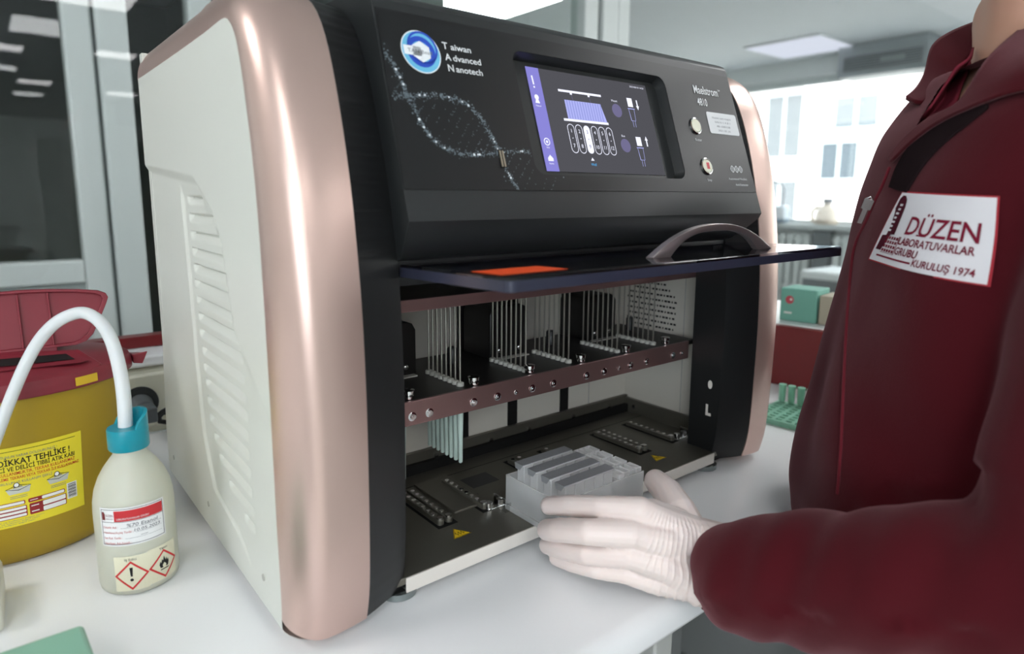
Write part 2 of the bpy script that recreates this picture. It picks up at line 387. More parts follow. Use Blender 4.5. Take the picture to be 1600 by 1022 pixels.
# glass screen standing on the bench spine
s = struct(MB().box((-1.6, .716, .14), (.86, .722, ZC)).build('window_3', 'clear'))
# dim furniture of the dark room
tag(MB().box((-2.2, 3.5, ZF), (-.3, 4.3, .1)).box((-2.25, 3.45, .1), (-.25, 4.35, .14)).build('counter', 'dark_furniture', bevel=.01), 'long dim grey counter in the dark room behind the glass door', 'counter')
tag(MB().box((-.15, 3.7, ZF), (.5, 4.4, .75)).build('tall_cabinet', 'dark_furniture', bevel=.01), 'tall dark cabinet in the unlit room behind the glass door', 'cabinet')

# ------------------------------------------------------------------ the bench
BF = -.158
b = MB(); pr = [(BF + .012, -.036), (BF, -.03), (BF - .001, -.012), (BF + .004, -.004), (BF + .014, 0), (.64, 0), (.64, -.036)]
b.prism(pr, lambda y, z, h: (h, y, z), -2.0, 1.075)
tag(b.build('bench_worktop', 'bench_white', bevel=.004, seg=3), 'white laboratory bench worktop with rounded front edge', 'worktop')
c = thing('base_cabinet', (-.4, .2, ZF), 'grey base cabinet under the left part of the white worktop', 'cabinet')
MB().box((-1.4, -.05, ZF), (.36, .6, -.037)).build('carcass', 'cabinet_grey', c, bevel=.003)
MB().box((-.2, -.07, ZF + .08), (.355, -.051, -.06)).build('door', 'cabinet_grey', c, bevel=.003)
lg = thing('bench_support', (.415, -.05, ZF), 'light grey square steel leg frame carrying the worktop', 'bench support')
MB().box((.398, -.068, ZF), (.432, -.034, -.037)).build('leg', 'leg_grey', lg, bevel=.003)
MB().box((1.03, -.068, ZF), (1.064, -.034, -.037)).build('leg', 'leg_grey', lg, bevel=.003)
MB().box((.432, .36, ZF), (1.06, .38, -.04)).build('back_panel', 'cabinet_grey', lg)
# spine at the back: cream cable trunking, white top, maroon rail
t = thing('cable_trunking', (-.4, .68, 0), 'cream bench trunking with white top along the back of the worktop', 'trunking')
pr = [(.642, 0), (.648, .1), (.66, .106), (.70, .106), (.70, 0)]
MB().prism(pr, lambda y, z, h: (h, y, z), -1.9, .62).build('body', 'trunk_cream', t, bevel=.003)
MB().box((-1.9, .644, .107), (.62, .712, .125)).build('top_cover', 'trunk_white', t, bevel=.004)
tag(MB().box((-1.9, .705, .126), (.62, .735, .145)).build('screen_rail', 'maroon', bevel=.002), 'maroon rail along the trunking under the glass screen', 'rail')
so_ = thing('wall_socket', (.008, .645, .055), 'cream power socket with dark round well on the bench trunking', 'socket')
MB().box((-.055, .632, .012), (.043, .647, .098)).build('plate', 'trunk_cream', so_, bevel=.003)
MB().cyl((.001, .6325, .055), (.001, .629, .055), .026, 28).build('well', 'socket_dark', so_)
pl = thing('power_plug', (.0, .62, .055), 'grey mains plug pushed into the trunking socket', 'plug')
MB().cyl((.0, .628, .053), (.0, .598, .05), .0185, 20, r2=.015).box((-.012, .57, .038), (.014, .6, .062)).build('body', 'plug_grey', pl, bevel=.003)
cab = [(.015, .58, .045), (.022, .58, .05), (.03, .585, .052), (.038, .59, .045), (.037, .595, .032), (.029, .597, .027), (.02, .595, .031), (.018, .59, .04), (.024, .585, .047), (.04, .6, .04), (.06, .61, .012), (.1, .6, .005)]
MB().tube(cab, .0038, 8).build('cable', 'black_rubber', pl)
# divider at the right end of the bench, with a shelf
ang = math.radians(7)
def dv(u, w_, z): return (1.06 + u * math.cos(ang) + w_ * math.sin(ang) * -1 * -.0 - w_ * math.sin(ang), .2 + w_ * math.cos(ang) + u * math.sin(ang), z)
def dbox(mb, a, b_, mi=0):
    P = [dv(u, w_, z) for z in (a[2], b_[2]) for (u, w_) in ((a[0], a[1]), (b_[0], a[1]), (b_[0], b_[1]), (a[0], b_[1]))]
    return mb.add(P, [(0, 3, 2, 1), (4, 5, 6, 7), (0, 1, 5, 4), (1, 2, 6, 5), (2, 3, 7, 6), (3, 0, 4, 7)], mi)
tag(dbox(MB(), (0, -.6, .001), (.02, .42, .1225)).build('bench_divider', 'maroon', bevel=.002), 'dark red upright panel at the right end of the worktop', 'divider panel')
tag(dbox(MB(), (.021, -.6, .09), (.32, .42, .1235)).build('bench_shelf', 'bench_white', bevel=.003), 'white shelf board behind the dark red divider panel', 'shelf')
tag(dbox(MB(), (.1, -.55, ZF), (.3, .38, .089)).build('shelf_cabinet', 'cabinet_grey', bevel=.003), 'grey cabinet carrying the white shelf behind the red divider', 'cabinet')
bx = thing('reagent_carton', dv(.1, -.08, .124), 'green cardboard carton with a red round label on the shelf', 'carton')
dbox(MB(), (.06, -.078, .124), (.13, -.005, .192)).build('box', 'carton_green', bx, bevel=.002)
P = Print(['carton_red', 'paper_white'])
P.disc(-.024, .168, .0085, 'carton_red', 1); P.disc(-.027, .169, .0025, 'paper_white', 2); P.rect(-.03, .139, -.014, .143, 'paper_white', 1)
P.build('label', bx, lambda u, v, h: dv(.0595 - h, u, v))
tag(dbox(MB(), (.062, -.145, .124), (.13, -.082, .183)).build('cardboard_carton', 'carton_tan', bevel=.002), 'beige cardboard carton beside the green carton on the shelf', 'carton')
# mint tube rack on the right of the bench
r_ = thing('tube_rack', (.9, .05, 0), 'mint green lattice tube rack with clear strips of tubes beside the machine', 'tube rack')
ra = math.radians(7)
def rk(u, v, z): return (.83 + u * math.cos(ra) - v * math.sin(ra), .085 + u * math.sin(ra) + v * math.cos(ra), z)
def rbox(mb, a, b_):
    P_ = [rk(u, w_, z) for z in (a[2], b_[2]) for (u, w_) in ((a[0], a[1]), (b_[0], a[1]), (b_[0], b_[1]), (a[0], b_[1]))]
    return mb.add(P_, [(0, 3, 2, 1), (4, 5, 6, 7), (0, 1, 5, 4), (1, 2, 6, 5), (2, 3, 7, 6), (3, 0, 4, 7)])
mb = MB()
for k in range(9): rbox(mb, (0, -.14 + .0165 * k, .001), (.118, -.14 + .0165 * k + .006, .010))
for k in range(9): rbox(mb, (.0138 * k, -.14, .0015), (.0138 * k + .006, -.002, .0095))
mb.build('lattice', 'mint', r_)
for k in range(8):
    m2 = MB(); q = rk(.106, -.136 + .0165 * k + .0085, 0); m2.lathe([(.0035, .011), (.0058, .014), (.0062, .04), (.0068, .041), (.0068, .044)], q, 10); m2.build('tube', 'mint', r_)

# ------------------------------------------------------------------ window side
def radiator(y0, y1, label):
    t = thing('radiator', (XR - .08, (y0 + y1) / 2, -.1), label, 'radiator', 'radiators under the window sill')
    mb = MB(); n = int((y1 - y0) / .075)
    for k in range(n):
        y = y0 + (y1 - y0) * (k + .5) / n; mb.box((XR - .11, y - .026, -.5), (XR - .03, y + .026, .035))
    mb.build('columns', 'radiator', t, bevel=.008)
    MB().box((XR - .1, y0, -.02), (XR - .04, y1, .005)).box((XR - .1, y0, -.47), (XR - .04, y1, -.44)).build('header', 'radiator', t)
radiator(2.45, 3.4, 'white column radiator under the sill, nearer the machine')
radiator(1.2, 2.25, 'white column radiator under the sill, nearer the person')
tag(MB().box((XR - .12, 2.27, ZF), (XR - .01, 2.42, .07)).build('pipe_casing', 'grey_dark', bevel=.004), 'dark grey upright pipe casing between the two radiators', 'pipe casing')
gb = thing('instrument_housing', (4.9, 1.9, ZF), 'light grey instrument housing with dark frame below the radiators', 'instrument')
MB().box((4.7, 1.35, ZF), (5.2, 2.02, -.18)).build('housing', 'radiator', gb, bevel=.02)
MB().box((4.685, 1.4, -.55), (4.7, 1.98, -.24)).build('front_panel', 'grey_dark', gb)
j = thing('jug', (XR - .05, 2.36, WZ0), 'off-white plastic jug with dark cap on the window sill', 'jug')
mb = MB(); mb.lathe([(.088, 0), (.095, .01), (.095, .09), (.085, .125), (.06, .155), (.036, .172), (.034, .185)], (XR - .06, 2.34, WZ0 + .001), 24)
mb.build('body', 'jug', j)
MB().cyl((XR - .06, 2.34, WZ0 + .186), (XR - .06, 2.34, WZ0 + .23), .042, 20).build('cap', 'jug_cap', j)
MB().tube([(XR - .06, 2.34 + .05, WZ0 + .155), (XR - .06, 2.34 + .1, WZ0 + .15), (XR - .06, 2.34 + .135, WZ0 + .11), (XR - .06, 2.34 + .13, WZ0 + .04), (XR - .06, 2.34 + .085, WZ0 + .015)], .02, 10).build('handle', 'jug', j)
j = thing('water_bottle', (XR - .05, 2.85, WZ0), 'large blue-grey plastic bottle with arched handle on the window sill', 'water bottle')
mb = MB(); mb.box((XR - .17, 2.70, WZ0 + .001), (XR - .02, 3.0, WZ0 + .16)); mb.build('body', 'jug_blue', j, bevel=.03, seg=4)
mb = MB(); mb.tube([(XR - .09, 2.75, WZ0 + .15), (XR - .09, 2.745, WZ0 + .30), (XR - .09, 2.78, WZ0 + .36), (XR - .09, 2.85, WZ0 + .385), (XR - .09, 2.92, WZ0 + .36), (XR - .09, 2.955, WZ0 + .30), (XR - .09, 2.95, WZ0 + .15)], .012, 10)
mb.build('handle', 'blue_dark', j)
a = thing('air_conditioner', (5.6, 1.92, 1.45), 'grey ceiling air conditioner with dark grille above the window', 'air conditioner')
MB().box((5.5, 1.56, 1.345), (5.79, 2.24, 1.598)).build('casing', 'ac_grey', a, bevel=.008)
mb = MB().box((5.497, 1.60, 1.385), (5.5, 2.19, 1.50)); mb.build('grille', 'ac_dark', a)
mb = MB()
for k in range(6): mb.box((5.485, 1.60, 1.39 + .019 * k), (5.497, 2.19, 1.394 + .019 * k))
mb.build('louver', 'ac_grey', a)
MB().box((5.492, 1.72, 1.425), (5.4965, 1.9, 1.465)).build('panel', 'ac_grey', a)
# ------------------------------------------------------------------ the extraction machine
mat('mach_white', (214, 215, 207), .38, bump=(900, .05, .0004)); mat('rose', (210, 182, 172), .33, metal=.75, bump=(2500, .06, .0002)); mat('black_plastic', (30, 31, 32), .42, bump=(1800, .08, .0003))
mat('black_gloss', (15, 16, 18), .36, spec=.5); mat('black_edge', (38, 40, 41), .35); mat('chamber_white', (205, 200, 190), .5)
mat('deck_steel', (118, 115, 106), .42, metal=.7, bump=(60, .06, .0004, (1, 30, 1))); mat('rail_steel', (160, 128, 126), .36, metal=.85, bump=(40, .08, .0003, (1, 40, 40)))
mat('chrome', (215, 215, 215), .12, metal=1); mat('lip_white', (226, 220, 212), .35); mat('dark_hole', (8, 8, 8), .7); mat('carriage_black', (26, 25, 24), .4)
mat('rod_steel', (170, 168, 160), .3, metal=.9); mat('nylon', (176, 176, 168), .5); mat('tip_plastic', (198, 216, 208), .3, trans=.3)
mat('screen_glass', (70, 70, 74), .12); mat('heat_yellow', (240, 200, 30), .5); mat('ink_black', (16, 16, 16), .6); mat('ink_white', (225, 228, 230), .5)
mat('handle_silver', (196, 186, 186), .28, metal=.9); mat('orange_sticker', (240, 84, 30), .45)
mat('logo_blue', (40, 78, 190), .35); mat('logo_cyan', (110, 190, 225), .35); mat('logo_white', (236, 240, 244), .4); mat('dot_white', (112, 124, 132), .5); mat('dot_bright', (228, 235, 240), .5)
mat('button_ivory', (225, 222, 200), .35); mat('button_red', (205, 50, 60), .4); mat('sticker_white', (222, 224, 226), .5); mat('ink_grey', (120, 124, 130), .6); mat('usb_steel', (190, 180, 160), .3, metal=.9); mat('foot_steel', (150, 158, 158), .25, metal=.8)
emat('scr_bg', (84, 84, 90), .62); emat('scr_side', (132, 128, 205), .72); emat('scr_lilac', (168, 172, 232), .75); emat('scr_white', (236, 238, 255), .75); emat('scr_blue', (80, 170, 230), .75); emat('scr_dim', (110, 106, 140), .7); emat('scr_stripe', (150, 156, 218), .7); emat('scr_dark', (60, 60, 66), .8)
glassmat('smoked', (.66, .66, .70), 1.55, .02)

mc = thing('nucleic_acid_extractor', (.355, .2, .012), 'large black, white and rose-gold benchtop extraction machine with a touchscreen and raised glass door', 'laboratory machine')
MX = .71
YZ = [(-.014, .013), (-.021, .02), (-.025, .1), (-.027, .2), (-.024, .29), (-.012, .38), (.0, .43), (.015, .48), (.028, .51), (.04, .531), (.058, .544), (.08, .550), (.115, .552), (.25, .552), (.44, .552)]
OF = [.032, .036, .042, .044, .042, .034, .030, .026, .022, .022, .026, .032, .036, .037, .037]
# resample the profile finely
_seg = [0]
for i in range(1, len(YZ)): _seg.append(_seg[-1] + math.hypot(YZ[i][0] - YZ[i - 1][0], YZ[i][1] - YZ[i - 1][1]))
def prof(t):
    s_ = t * _seg[-1]; return interp(s_, _seg, [p[0] for p in YZ]), interp(s_, _seg, [p[1] for p in YZ]), interp(s_, _seg, OF)
NP = 70
PF = [prof(i / (NP - 1)) for i in range(NP)]
def smooth(L):
    return [tuple((L[max(i - 1, 0)][k] + 2 * L[i][k] + L[min(i + 1, len(L) - 1)][k]) / 4 for k in range(3)) if 0 < i < len(L) - 1 else L[i] for i in range(len(L))]
for _ in range(6): PF = smooth(PF)
NRM = []
for i in range(NP):
    a, b = PF[max(i - 1, 0)], PF[min(i + 1, NP - 1)]; dy, dz = b[0] - a[0], b[1] - a[1]; L = math.hypot(dy, dz) or 1
    NRM.append((dz / L, -dy / L))       # inward
def yin(z):
    return interp(z, [p[1] for p in PF if p[0] < .12], [p[0] for p in PF if p[0] < .12])
XI = .063
sec = []                                 # across the cover: x, share of the inset
for k in range(9):
    a = math.pi / 2 * k / 8; sec.append((.026 * (1 - math.cos(a)), 1 - math.sin(a)))
sec += [(.036, -.0), (.048, .0), (XI, .0)]
def cover(mirror):
    def fn(i, j):
        x, o = sec[i]; y, z, of = PF[j]; n = NRM[j]
        crown = -.003 * math.sin(min(1, x / XI) * math.pi) if j < 50 else 0
        P_ = (x, y + n[0] * (of * o + crown), z + n[1] * (of * o + crown))
        return (MX - P_[0], P_[1], P_[2]) if mirror else P_
    mb = MB(); mb.grid(len(sec), NP, fn)
    # inner return so that the cover has thickness
    def fn2(i, j):
        y, z, of = PF[j]; n = NRM[j]; x = XI; d = (0, .012)[i]
        return ((MX - x) if mirror else x, y + n[0] * d, z + n[1] * d)
    mb.grid(2, NP, fn2)
    def fn3(i, j):                        # closed underside
        x, o = sec[i]; y, z, of = PF[0]; return ((MX - x) if mirror else x, (y + of * o, .05)[j], z)
    mb.grid(len(sec), 2, fn3)
    return mb.build('front_cover', 'rose', mc, smooth=50)
cover(False); cover(True)
# white side panels
def border(z):
    pts = [(PF[j][0] + NRM[j][0] * PF[j][2], PF[j][1] + NRM[j][1] * PF[j][2]) for j in range(NP)]
    zs = [p[1] for p in pts if p[0] < .13]; ys = [p[0] for p in pts if p[0] < .13]
    zs = np.maximum.accumulate(zs)
    return interp(z, zs, ys)
def border_top(y):
    pts = [(PF[j][0] + NRM[j][0] * PF[j][2], PF[j][1] + NRM[j][1] * PF[j][2]) for j in range(NP)]
    pts = [p for p in pts if p[1] > .47]; ys = np.maximum.accumulate([p[0] for p in pts])
    return max(.5145, interp(y, ys, [p[1] for p in pts]) + .0006)
lz = [.373, .3545, .3365, .319, .3015, .2845, .267, .249, .2315, .2135, .196, .180, .1615, .1445, .1275, .110, .093, .077]
la = [.262, .262, .261, .259, .258, .258, .256, .252, .251, .246, .242, .236, .231, .225, .209, .192, .160, .112]
lb = [.198, .160, .140, .128, .120, .114, .110, .106, .104, .102, .099, .095, .093, .092, .090, .086, .083, .079]
def side_depth(y, z):
    ztop = interp(y, [.0, .105, .126, .15, .21, .29, .445], [.18, .26, .335, .363, .397, .403, .415])
    d = .0045 * sstep(0, .011, ztop - z) * sstep(.05, .24, z)
    # inner panel edge behind the louvers
    yl = interp(z, [.03, .052, .067, .12, .2, .30, .385], [.09, .135, .215, .25, .272, .279, .285])
    d += .0022 * sstep(0, .006, yl - y) * sstep(.02, .15, y) * sstep(.02, .06, z) * sstep(.012, .03, ztop - z)
    for k in range(18):
        t_ = (lz[k] + .0035 - z) / .0095
        if 0 <= t_ <= 1 and lb[k] < y < la[k]:
            e = min(1, (y - lb[k]) / .003, (la[k] - y) / .003); dd = math.sin(min(1, t_ / .12) * math.pi / 2) * (1 - t_)
            d += .0055 * e * dd
    return d
zs_ = [.0125 + (.5145 - .0125) * k / 400 for k in range(401)]
def side(mirror):
    nu = 130 if not mirror else 8
    zz = zs_ if not mirror else zs_[::25]
    def fn(i, j):
        z = zz[j]; y0 = border(z); y = lerp(y0, .438, i / (nu - 1))
        x = side_depth(y, z) if not mirror else 0
        top_ = .02 * (len(zz) - 1); e_ = (j - (len(zz) - 1 - top_)) / top_
        if e_ > 0 and y > .05: z += (border_top(y) - .5145) * e_
        if i == 0: x = 0
        return (MX - x, y, z) if mirror else (x, y, z)
    mb = MB(); mb.grid(nu, len(zz), fn, flip=mirror)
    o = mb.build('side_panel', 'mach_white', mc, smooth=60, fix=False); return o
sp = side(False); side(True)
for y, z in ((.405, .04), (.24, .04), (.06, .04)):
    MB().cyl((-.0006, y, z), (.001, y, z), .0032, 12).build('screw', 'nylon', sp)
# shell: back, top, underside
MB().box((.004, .425, .013), (MX - .004, .44, .545)).build('back_panel', 'mach_white', mc)
MB().box((.05, .10, .5), (MX - .05, .44, .5505)).build('top_cover', 'black_plastic', mc, bevel=.006)
MB().box((.006, .012, .0115), (MX - .006, .43, .0165)).build('base_plate', 'chamber_white', mc)
# black columns with ribbed upper part
def column(mirror):
    n = 260; xs = [XI, .075, .09, .104, .110, .110]
    def fn(i, j):
        z = .0135 + (.549 - .0135) * j / (n - 1); y0 = yin(z) + .0012; x = xs[i]
        y = y0 + interp(x, [XI, .075, .104, .11], [0, .0045, .017, .0205])
        if i == 5: y = max(.045, y + .01)
        if z > .327 and i in (1, 2):
            ph = ((z - .327) / .0076) % 1; y += .0028 * (1 - ph) if ph > .25 else .0007
        return (MX - x if mirror else x, y, z)
    mb = MB(); mb.grid(6, n, fn, flip=mirror)
    x0, x1 = (MX - .11, MX - XI) if mirror else (XI, .11)
    mb.box((x0, .0, .0134), (x1, .045, .0136))
    return mb.build('front_column', 'black_plastic', mc, smooth=25, fix=False)
column(False); cr = column(True)
# key-holes on the inner face of the right column
MB().prism([(.0125 + .0035 * math.cos(a), .121 + .006 * math.sin(a)) for a in [2 * math.pi * k / 14 for k in range(14)]], lambda a, b, h: (MX - .11 - h, a, b), .0002, .0006).build('latch_hole', 'lip_white', cr)
MB().prism([(.014, .092), (.0175, .092), (.0175, .076), (.009, .076), (.009, .080), (.014, .080)], lambda a, b, h: (MX - .11 - h, a, b), .0002, .0006).build('latch_hole', 'lip_white', cr)
# chamber
cb = MB(); cb.box((.085, .207, .014), (.648, .211, .33)); cb.box((.6465, .044, .014), (.652, .207, .33)); cb.box((.081, .044, .014), (.086, .207, .33)); cb.box((.085, .03, .328), (.648, .211, .333))
ch = cb.build('chamber_lining', 'chamber_white', mc)
MB().box((.6462, .0945, .05), (.6466, .0955, .33)).build('panel_seam', 'cabinet_grey', ch); MB().box((.56, .2066, .05), (.561, .2071, .33)).build('panel_seam', 'cabinet_grey', ch)
m_ = MB()
for x in (.318, .404, .506): m_.box((x - .0085, .2055, .02), (x + .0085, .2075, .325))
m_.build('guide_slot', 'dark_hole', ch)
vent = MB()
for r in range(13):
    z = .150 + .0085 * r
    for c in range(16):
        y = .112 + .0062 * c + (.003 if r % 2 else 0)
        if ((y - .158) / .05) ** 2 + ((z - .2) / .055) ** 2 < 1:
            w2 = .0021 if (c + r) % 3 else .0009; vent.box((.6457, y - w2, z - .0014), (.6464, y + w2, z + .0014))
vent.build('fan_grille', 'dark_hole', ch)
MB().box((.1095, .0045, .300), (.6005, .010, .331)).build('door_header', 'black_plastic', mc)
# deck
dk = MB(); dk.box((.086, .0012, .0185), (.646, .2065, .0255)); dk.box((.088, .2, .0255), (.646, .206, .052)); dk.box((.6405, .045, .0255), (.646, .2, .049))
dk = dk.build('deck', 'deck_steel', mc, bevel=.0008)
MB().box((.1105, -.0005, .0105), (.6, .0012, .0252)).build('front_lip', 'lip_white', mc, bevel=.0006)
MB().box((.12, .1935, .0257), (.64, .2, .0385)).build('rear_gap', 'dark_hole', dk)
MB().box((.1, .1655, .0255), (.64, .1661, .0258)).build('plate_seam', 'dark_hole', dk)
for x, z in ((.17, .047), (.27, .047), (.36, .047), (.43, .047), (.52, .047), (.6, .047)):
    MB().cyl((x, .1995, z - .006), (x, .198, z - .006), .0032, 12).build('screw', 'chrome', dk)
for y in (.18, .06): MB().cyl((.641, y, .037), (.6385, y, .037), .0032, 12).build('screw', 'chrome', dk)
def heater(x, double):
    mb = MB(); xs = (x - .0055, x + .0055) if double else (x,)
    for q in xs:
        mb.box((q - .0042, .066, .0258), (q + .0042, .150, .0318))
        mb.cyl((q, .066, .0258), (q, .066, .0318), .0042, 14)
    o = mb.build('heating_bar', 'deck_steel', mc, bevel=.0008)
    b = MB(); w2 = .0125 if double else .0075; b.box((x - w2, .058, .02555), (x + w2, .156, .0258)); b.build('slot', 'dark_hole', o)
    d = MB()
    for q in xs:
        for k in range(8): d.cyl((q, .07 + .0105 * k, .0318), (q, .07 + .0105 * k, .0324), .0026, 10)
        d.cyl((q, .0665, .0318), (q, .0665, .0338), .0036, 12)
    d.build('well_rim', 'chrome', o)
for x in (.196, .36, .524): heater(x, True)
for x in (.250, .414, .590): heater(x, False)
def clip(x, y):
    mb = MB(); mb.box((x, y - .004, .0256), (x + .001, y + .018, .042)); mb.box((x - .012, y + .012, .0256), (x, y + .02, .0266)); mb.box((x - .0005, y - .004, .0256), (x + .012, y - .003, .036))
    o = mb.build('plate_clip', 'chrome', dk, bevel=.0004)
    MB().cyl((x - .008, y + .017, .0266), (x - .008, y + .017, .0330), .0045, 14).build('screw', 'chrome', o)
clip(.262, .046); clip(.612, .05); clip(.44, .05)
for x in (.196, .523):
    P = Print(['heat_yellow', 'ink_black']); c = (x, .037); s_ = .0115
    P.poly([(c[0] - s_, c[1] - .0065), (c[0] + s_, c[1] - .0065), (c[0], c[1] + .0125)], 'heat_yellow', 1)
    for q in (-.0035, 0, .0035): P.line([(c[0] + q, c[1] - .003), (c[0] + q + .001, c[1] - .001), (c[0] + q - .001, c[1] + .001), (c[0] + q + .0003, c[1] + .0035)], .0008, 'ink_black', 2)
    P.line([(c[0] - s_ + .001, c[1] - .006), (c[0] + s_ - .001, c[1] - .006), (c[0], c[1] + .0112)], .0006, 'ink_black', 2, True)
    P.build('heat_warning_label', dk, lambda u, v, h: (u, v, .0256 + h))
P = Print(['black_edge']); P.rect(.27, .115, .31, .145, 'black_edge', 1); P.disc(.262, .1, .004, 'black_edge', 1); P.build('deck_cutout', dk, lambda u, v, h: (u, v, .0256 + h))
MB().box((.216, .075, .0256), (.262, .165, .0285)).build('plate_stop', 'deck_steel', dk, bevel=.0006)

# carriage: front rail, carrier plate, upper bar, rods, blocks, screws
rl_ = MB(); rl_.box((.088, .05, .1515), (.5985, .054, .1765)); rl_ = rl_.build('front_rail', 'rail_steel', mc, bevel=.0006)
MB().box((.088, .0545, .169), (.62, .2, .1755)).build('carrier_plate', 'carriage_black', mc, bevel=.001)
MB().box((.592, .0538, .156), (.604, .075, .1755)).build('rail_end', 'deck_steel', rl_, bevel=.001)
for x, big in ((.169, 1), (.224, 1), (.256, 1), (.282, 0), (.306, 1), (.339, 1), (.394, 1), (.425, 1), (.452, 0), (.475, 1), (.507, 1), (.563, 1), (.582, 0), (.149, 1)):
    r = .0046 if big else .0028
    mb = MB(); mb.tube([(x, .0502, .161), (x, .0494, .161), (x, .0490, .161)], [r, r, r * .75], 18); mb.cyl((x, .0489, .161), (x, .0479, .161), r * .6, 14)
    mb.cyl((x, .0478, .161), (x, .0475, .161), r * .25, 8)
    mb.build('screw', 'chrome', rl_)
ub = MB(); ub.box((.088, .05, .2665), (.62, .054, .2785)); ub = ub.build('upper_bar', 'rail_steel', mc, bevel=.0005)
MB().box((.088, .0545, .2685), (.62, .2, .2765)).build('magnet_plate', 'carriage_black', mc)
MB().cyl((.132, .07, .2767), (.132, .07, .2795), .012, 18).cyl((.132, .07, .2795), (.132, .07, .3), .0035, 10).build('guide_pin', 'chrome', ub)
CX = (.148, .219, .311, .380, .468, .541)
for x in CX:
    for k in range(8):
        y = .068 + .009 * k
        q = MB().cyl((x, y, .176), (x, y, .268), .0011, 8).build('magnet_rod', 'rod_steel', mc)
    mb = MB()
    for k in range(8): mb.lathe([(.0042, 0), (.0042, .0035), (.003, .0045)], (x, .068 + .009 * k, .1757), 12)
    mb.box((x - .0014, .066, .1757), (x + .0014, .133, .1768)); mb.build('bushing_strip', 'nylon', mc)
for x0, x1, zt in ((.150, .206, .238), (.312, .372, .242), (.484, .540, .240)):
    pr = [(x0, .176)] + [(x0, zt - .01), (x0 + .004, zt - .003), (x0 + .012, zt), (x1 - .012, zt), (x1 - .004, zt - .003), (x1, zt - .01)] + [(x1, .176)]
    o = MB().prism(pr, lambda a, b, h: (a, h, b), .137, .195).build('motor_cover', 'carriage_black', mc, bevel=.0015)
    m2 = MB()
    for q in (x0 + .014, x1 - .014): m2.sphere((q, .1365, .186), .0036, 12, sc=(1, .6, 1))
    m2.build('screw', 'chrome', o)
    MB().box((x0 + .004, .128, .1757), (x1 - .004, .136, .1772)).build('bracket', 'nylon', o)
for x in (.151, .232, .311, .394, .477, .558):
    mb = MB(); mb.lathe([(.0055, 0), (.0055, .003), (.0035, .0035), (.0035, .005), (.0064, .0054), (.0066, .0088), (.005, .0095)], (x, .0605, .1766), 20); mb.build('thumb_screw', 'chrome', mc)
    mb = MB(); mb.lathe([(.006, 0), (.006, .018), (.0045, .02)], (x + .035, .155, .1757), 14); mb.build('spring_post', 'black_edge', mc)
for x, y in ((.30, .09), (.395, .09), (.455, .09), (.52, .09)):
    MB().cyl((x, y, .168), (x, y, .160), .0045, 12).box((x - .016, y - .003, .165), (x, y + .003, .1688)).build('bushing', 'nylon', mc)
# feet
for x, y in ((.597, .014), (.113, .02), (.597, .4), (.113, .4)):
    f_ = MB(); f_.lathe([(.014, 0), (.0175, .001), (.0175, .0075), (.012, .0085), (.007, .009), (.007, .0118)], (x, y, .0002), 26); f_.build('foot', 'foot_steel', mc)

# ---- control head
PA, PB = (-.04, .358), (.022, .54)
PL = math.hypot(PB[0] - PA[0], PB[1] - PA[1]); pdy, pdz = (PB[0] - PA[0]) / PL, (PB[1] - PA[1]) / PL
pny, pnz = -pdz, pdy                       # outward (towards -y, +z)
def pan(u, v, h): return (u, PA[0] + pdy * v + pny * h, PA[1] + pdz * v + pnz * h)
HX0, HX1, HT0, HT1 = .0975, .6125, .101, .609
SU0, SU1, SV0, SV1 = .2425, .4715, .0425, .167       # screen recess
hd = MB()
def hx(v): t = min(1, max(0, v / PL)); return lerp(HX0, HT0, t), lerp(HX1, HT1, t)
# front face with the opening, as strips
def quad(mb, pts): mb.add(pts, [tuple(range(len(pts)))])
rr = Print([]).rrect(SU0, SV0, SU1, SV1, .012)
def outer_ring():
    n = len(rr); cu, cv = (SU0 + SU1) / 2, (SV0 + SV1) / 2; out = []
    for (u, v) in rr:
        du, dv_ = u - cu, v - cv; best = 1e9
        for k in range(400):
            s_ = 1 + k * .02; uu, vv = cu + du * s_, cv + dv_ * s_; l, r = hx(vv)
            if uu < l or uu > r or vv < 0 or vv > PL: break
        out.append((min(max(uu, l), r), min(max(vv, 0), PL)))
    return out
ring_o = outer_ring(); n = len(rr)
# front face: fan between opening and outline with exact corners added
cor = [(HX1, 0), (HT1, PL), (HT0, PL), (HX0, 0)]
import mathutils
def face_with_hole(outline, hole):
    vv = [Vector((u, v, 0)) for u, v in outline]; hh = [Vector((u, v, 0)) for u, v in hole]
    tri = mathutils.geometry.tessellate_polygon([vv, hh]); return outline + hole, tri
pts, tri = face_with_hole([(HX0, 0), (HX1, 0), (HT1, PL), (HT0, PL)], rr)
hd.add([pan(u, v, 0) for u, v in pts], tri)
# recess walls and floor
IR = Print([]).rrect(SU0 + .0035, SV0 + .003, SU1 - .0035, SV1 - .003, .010)
DEP = -.0115
hd.add([pan(u, v, 0) for u, v in rr] + [pan(u, v, DEP) for u, v in IR], [(k, (k + 1) % n, n + (k + 1) % n, n + k) for k in range(n)] + [tuple(range(n, 2 * n))])
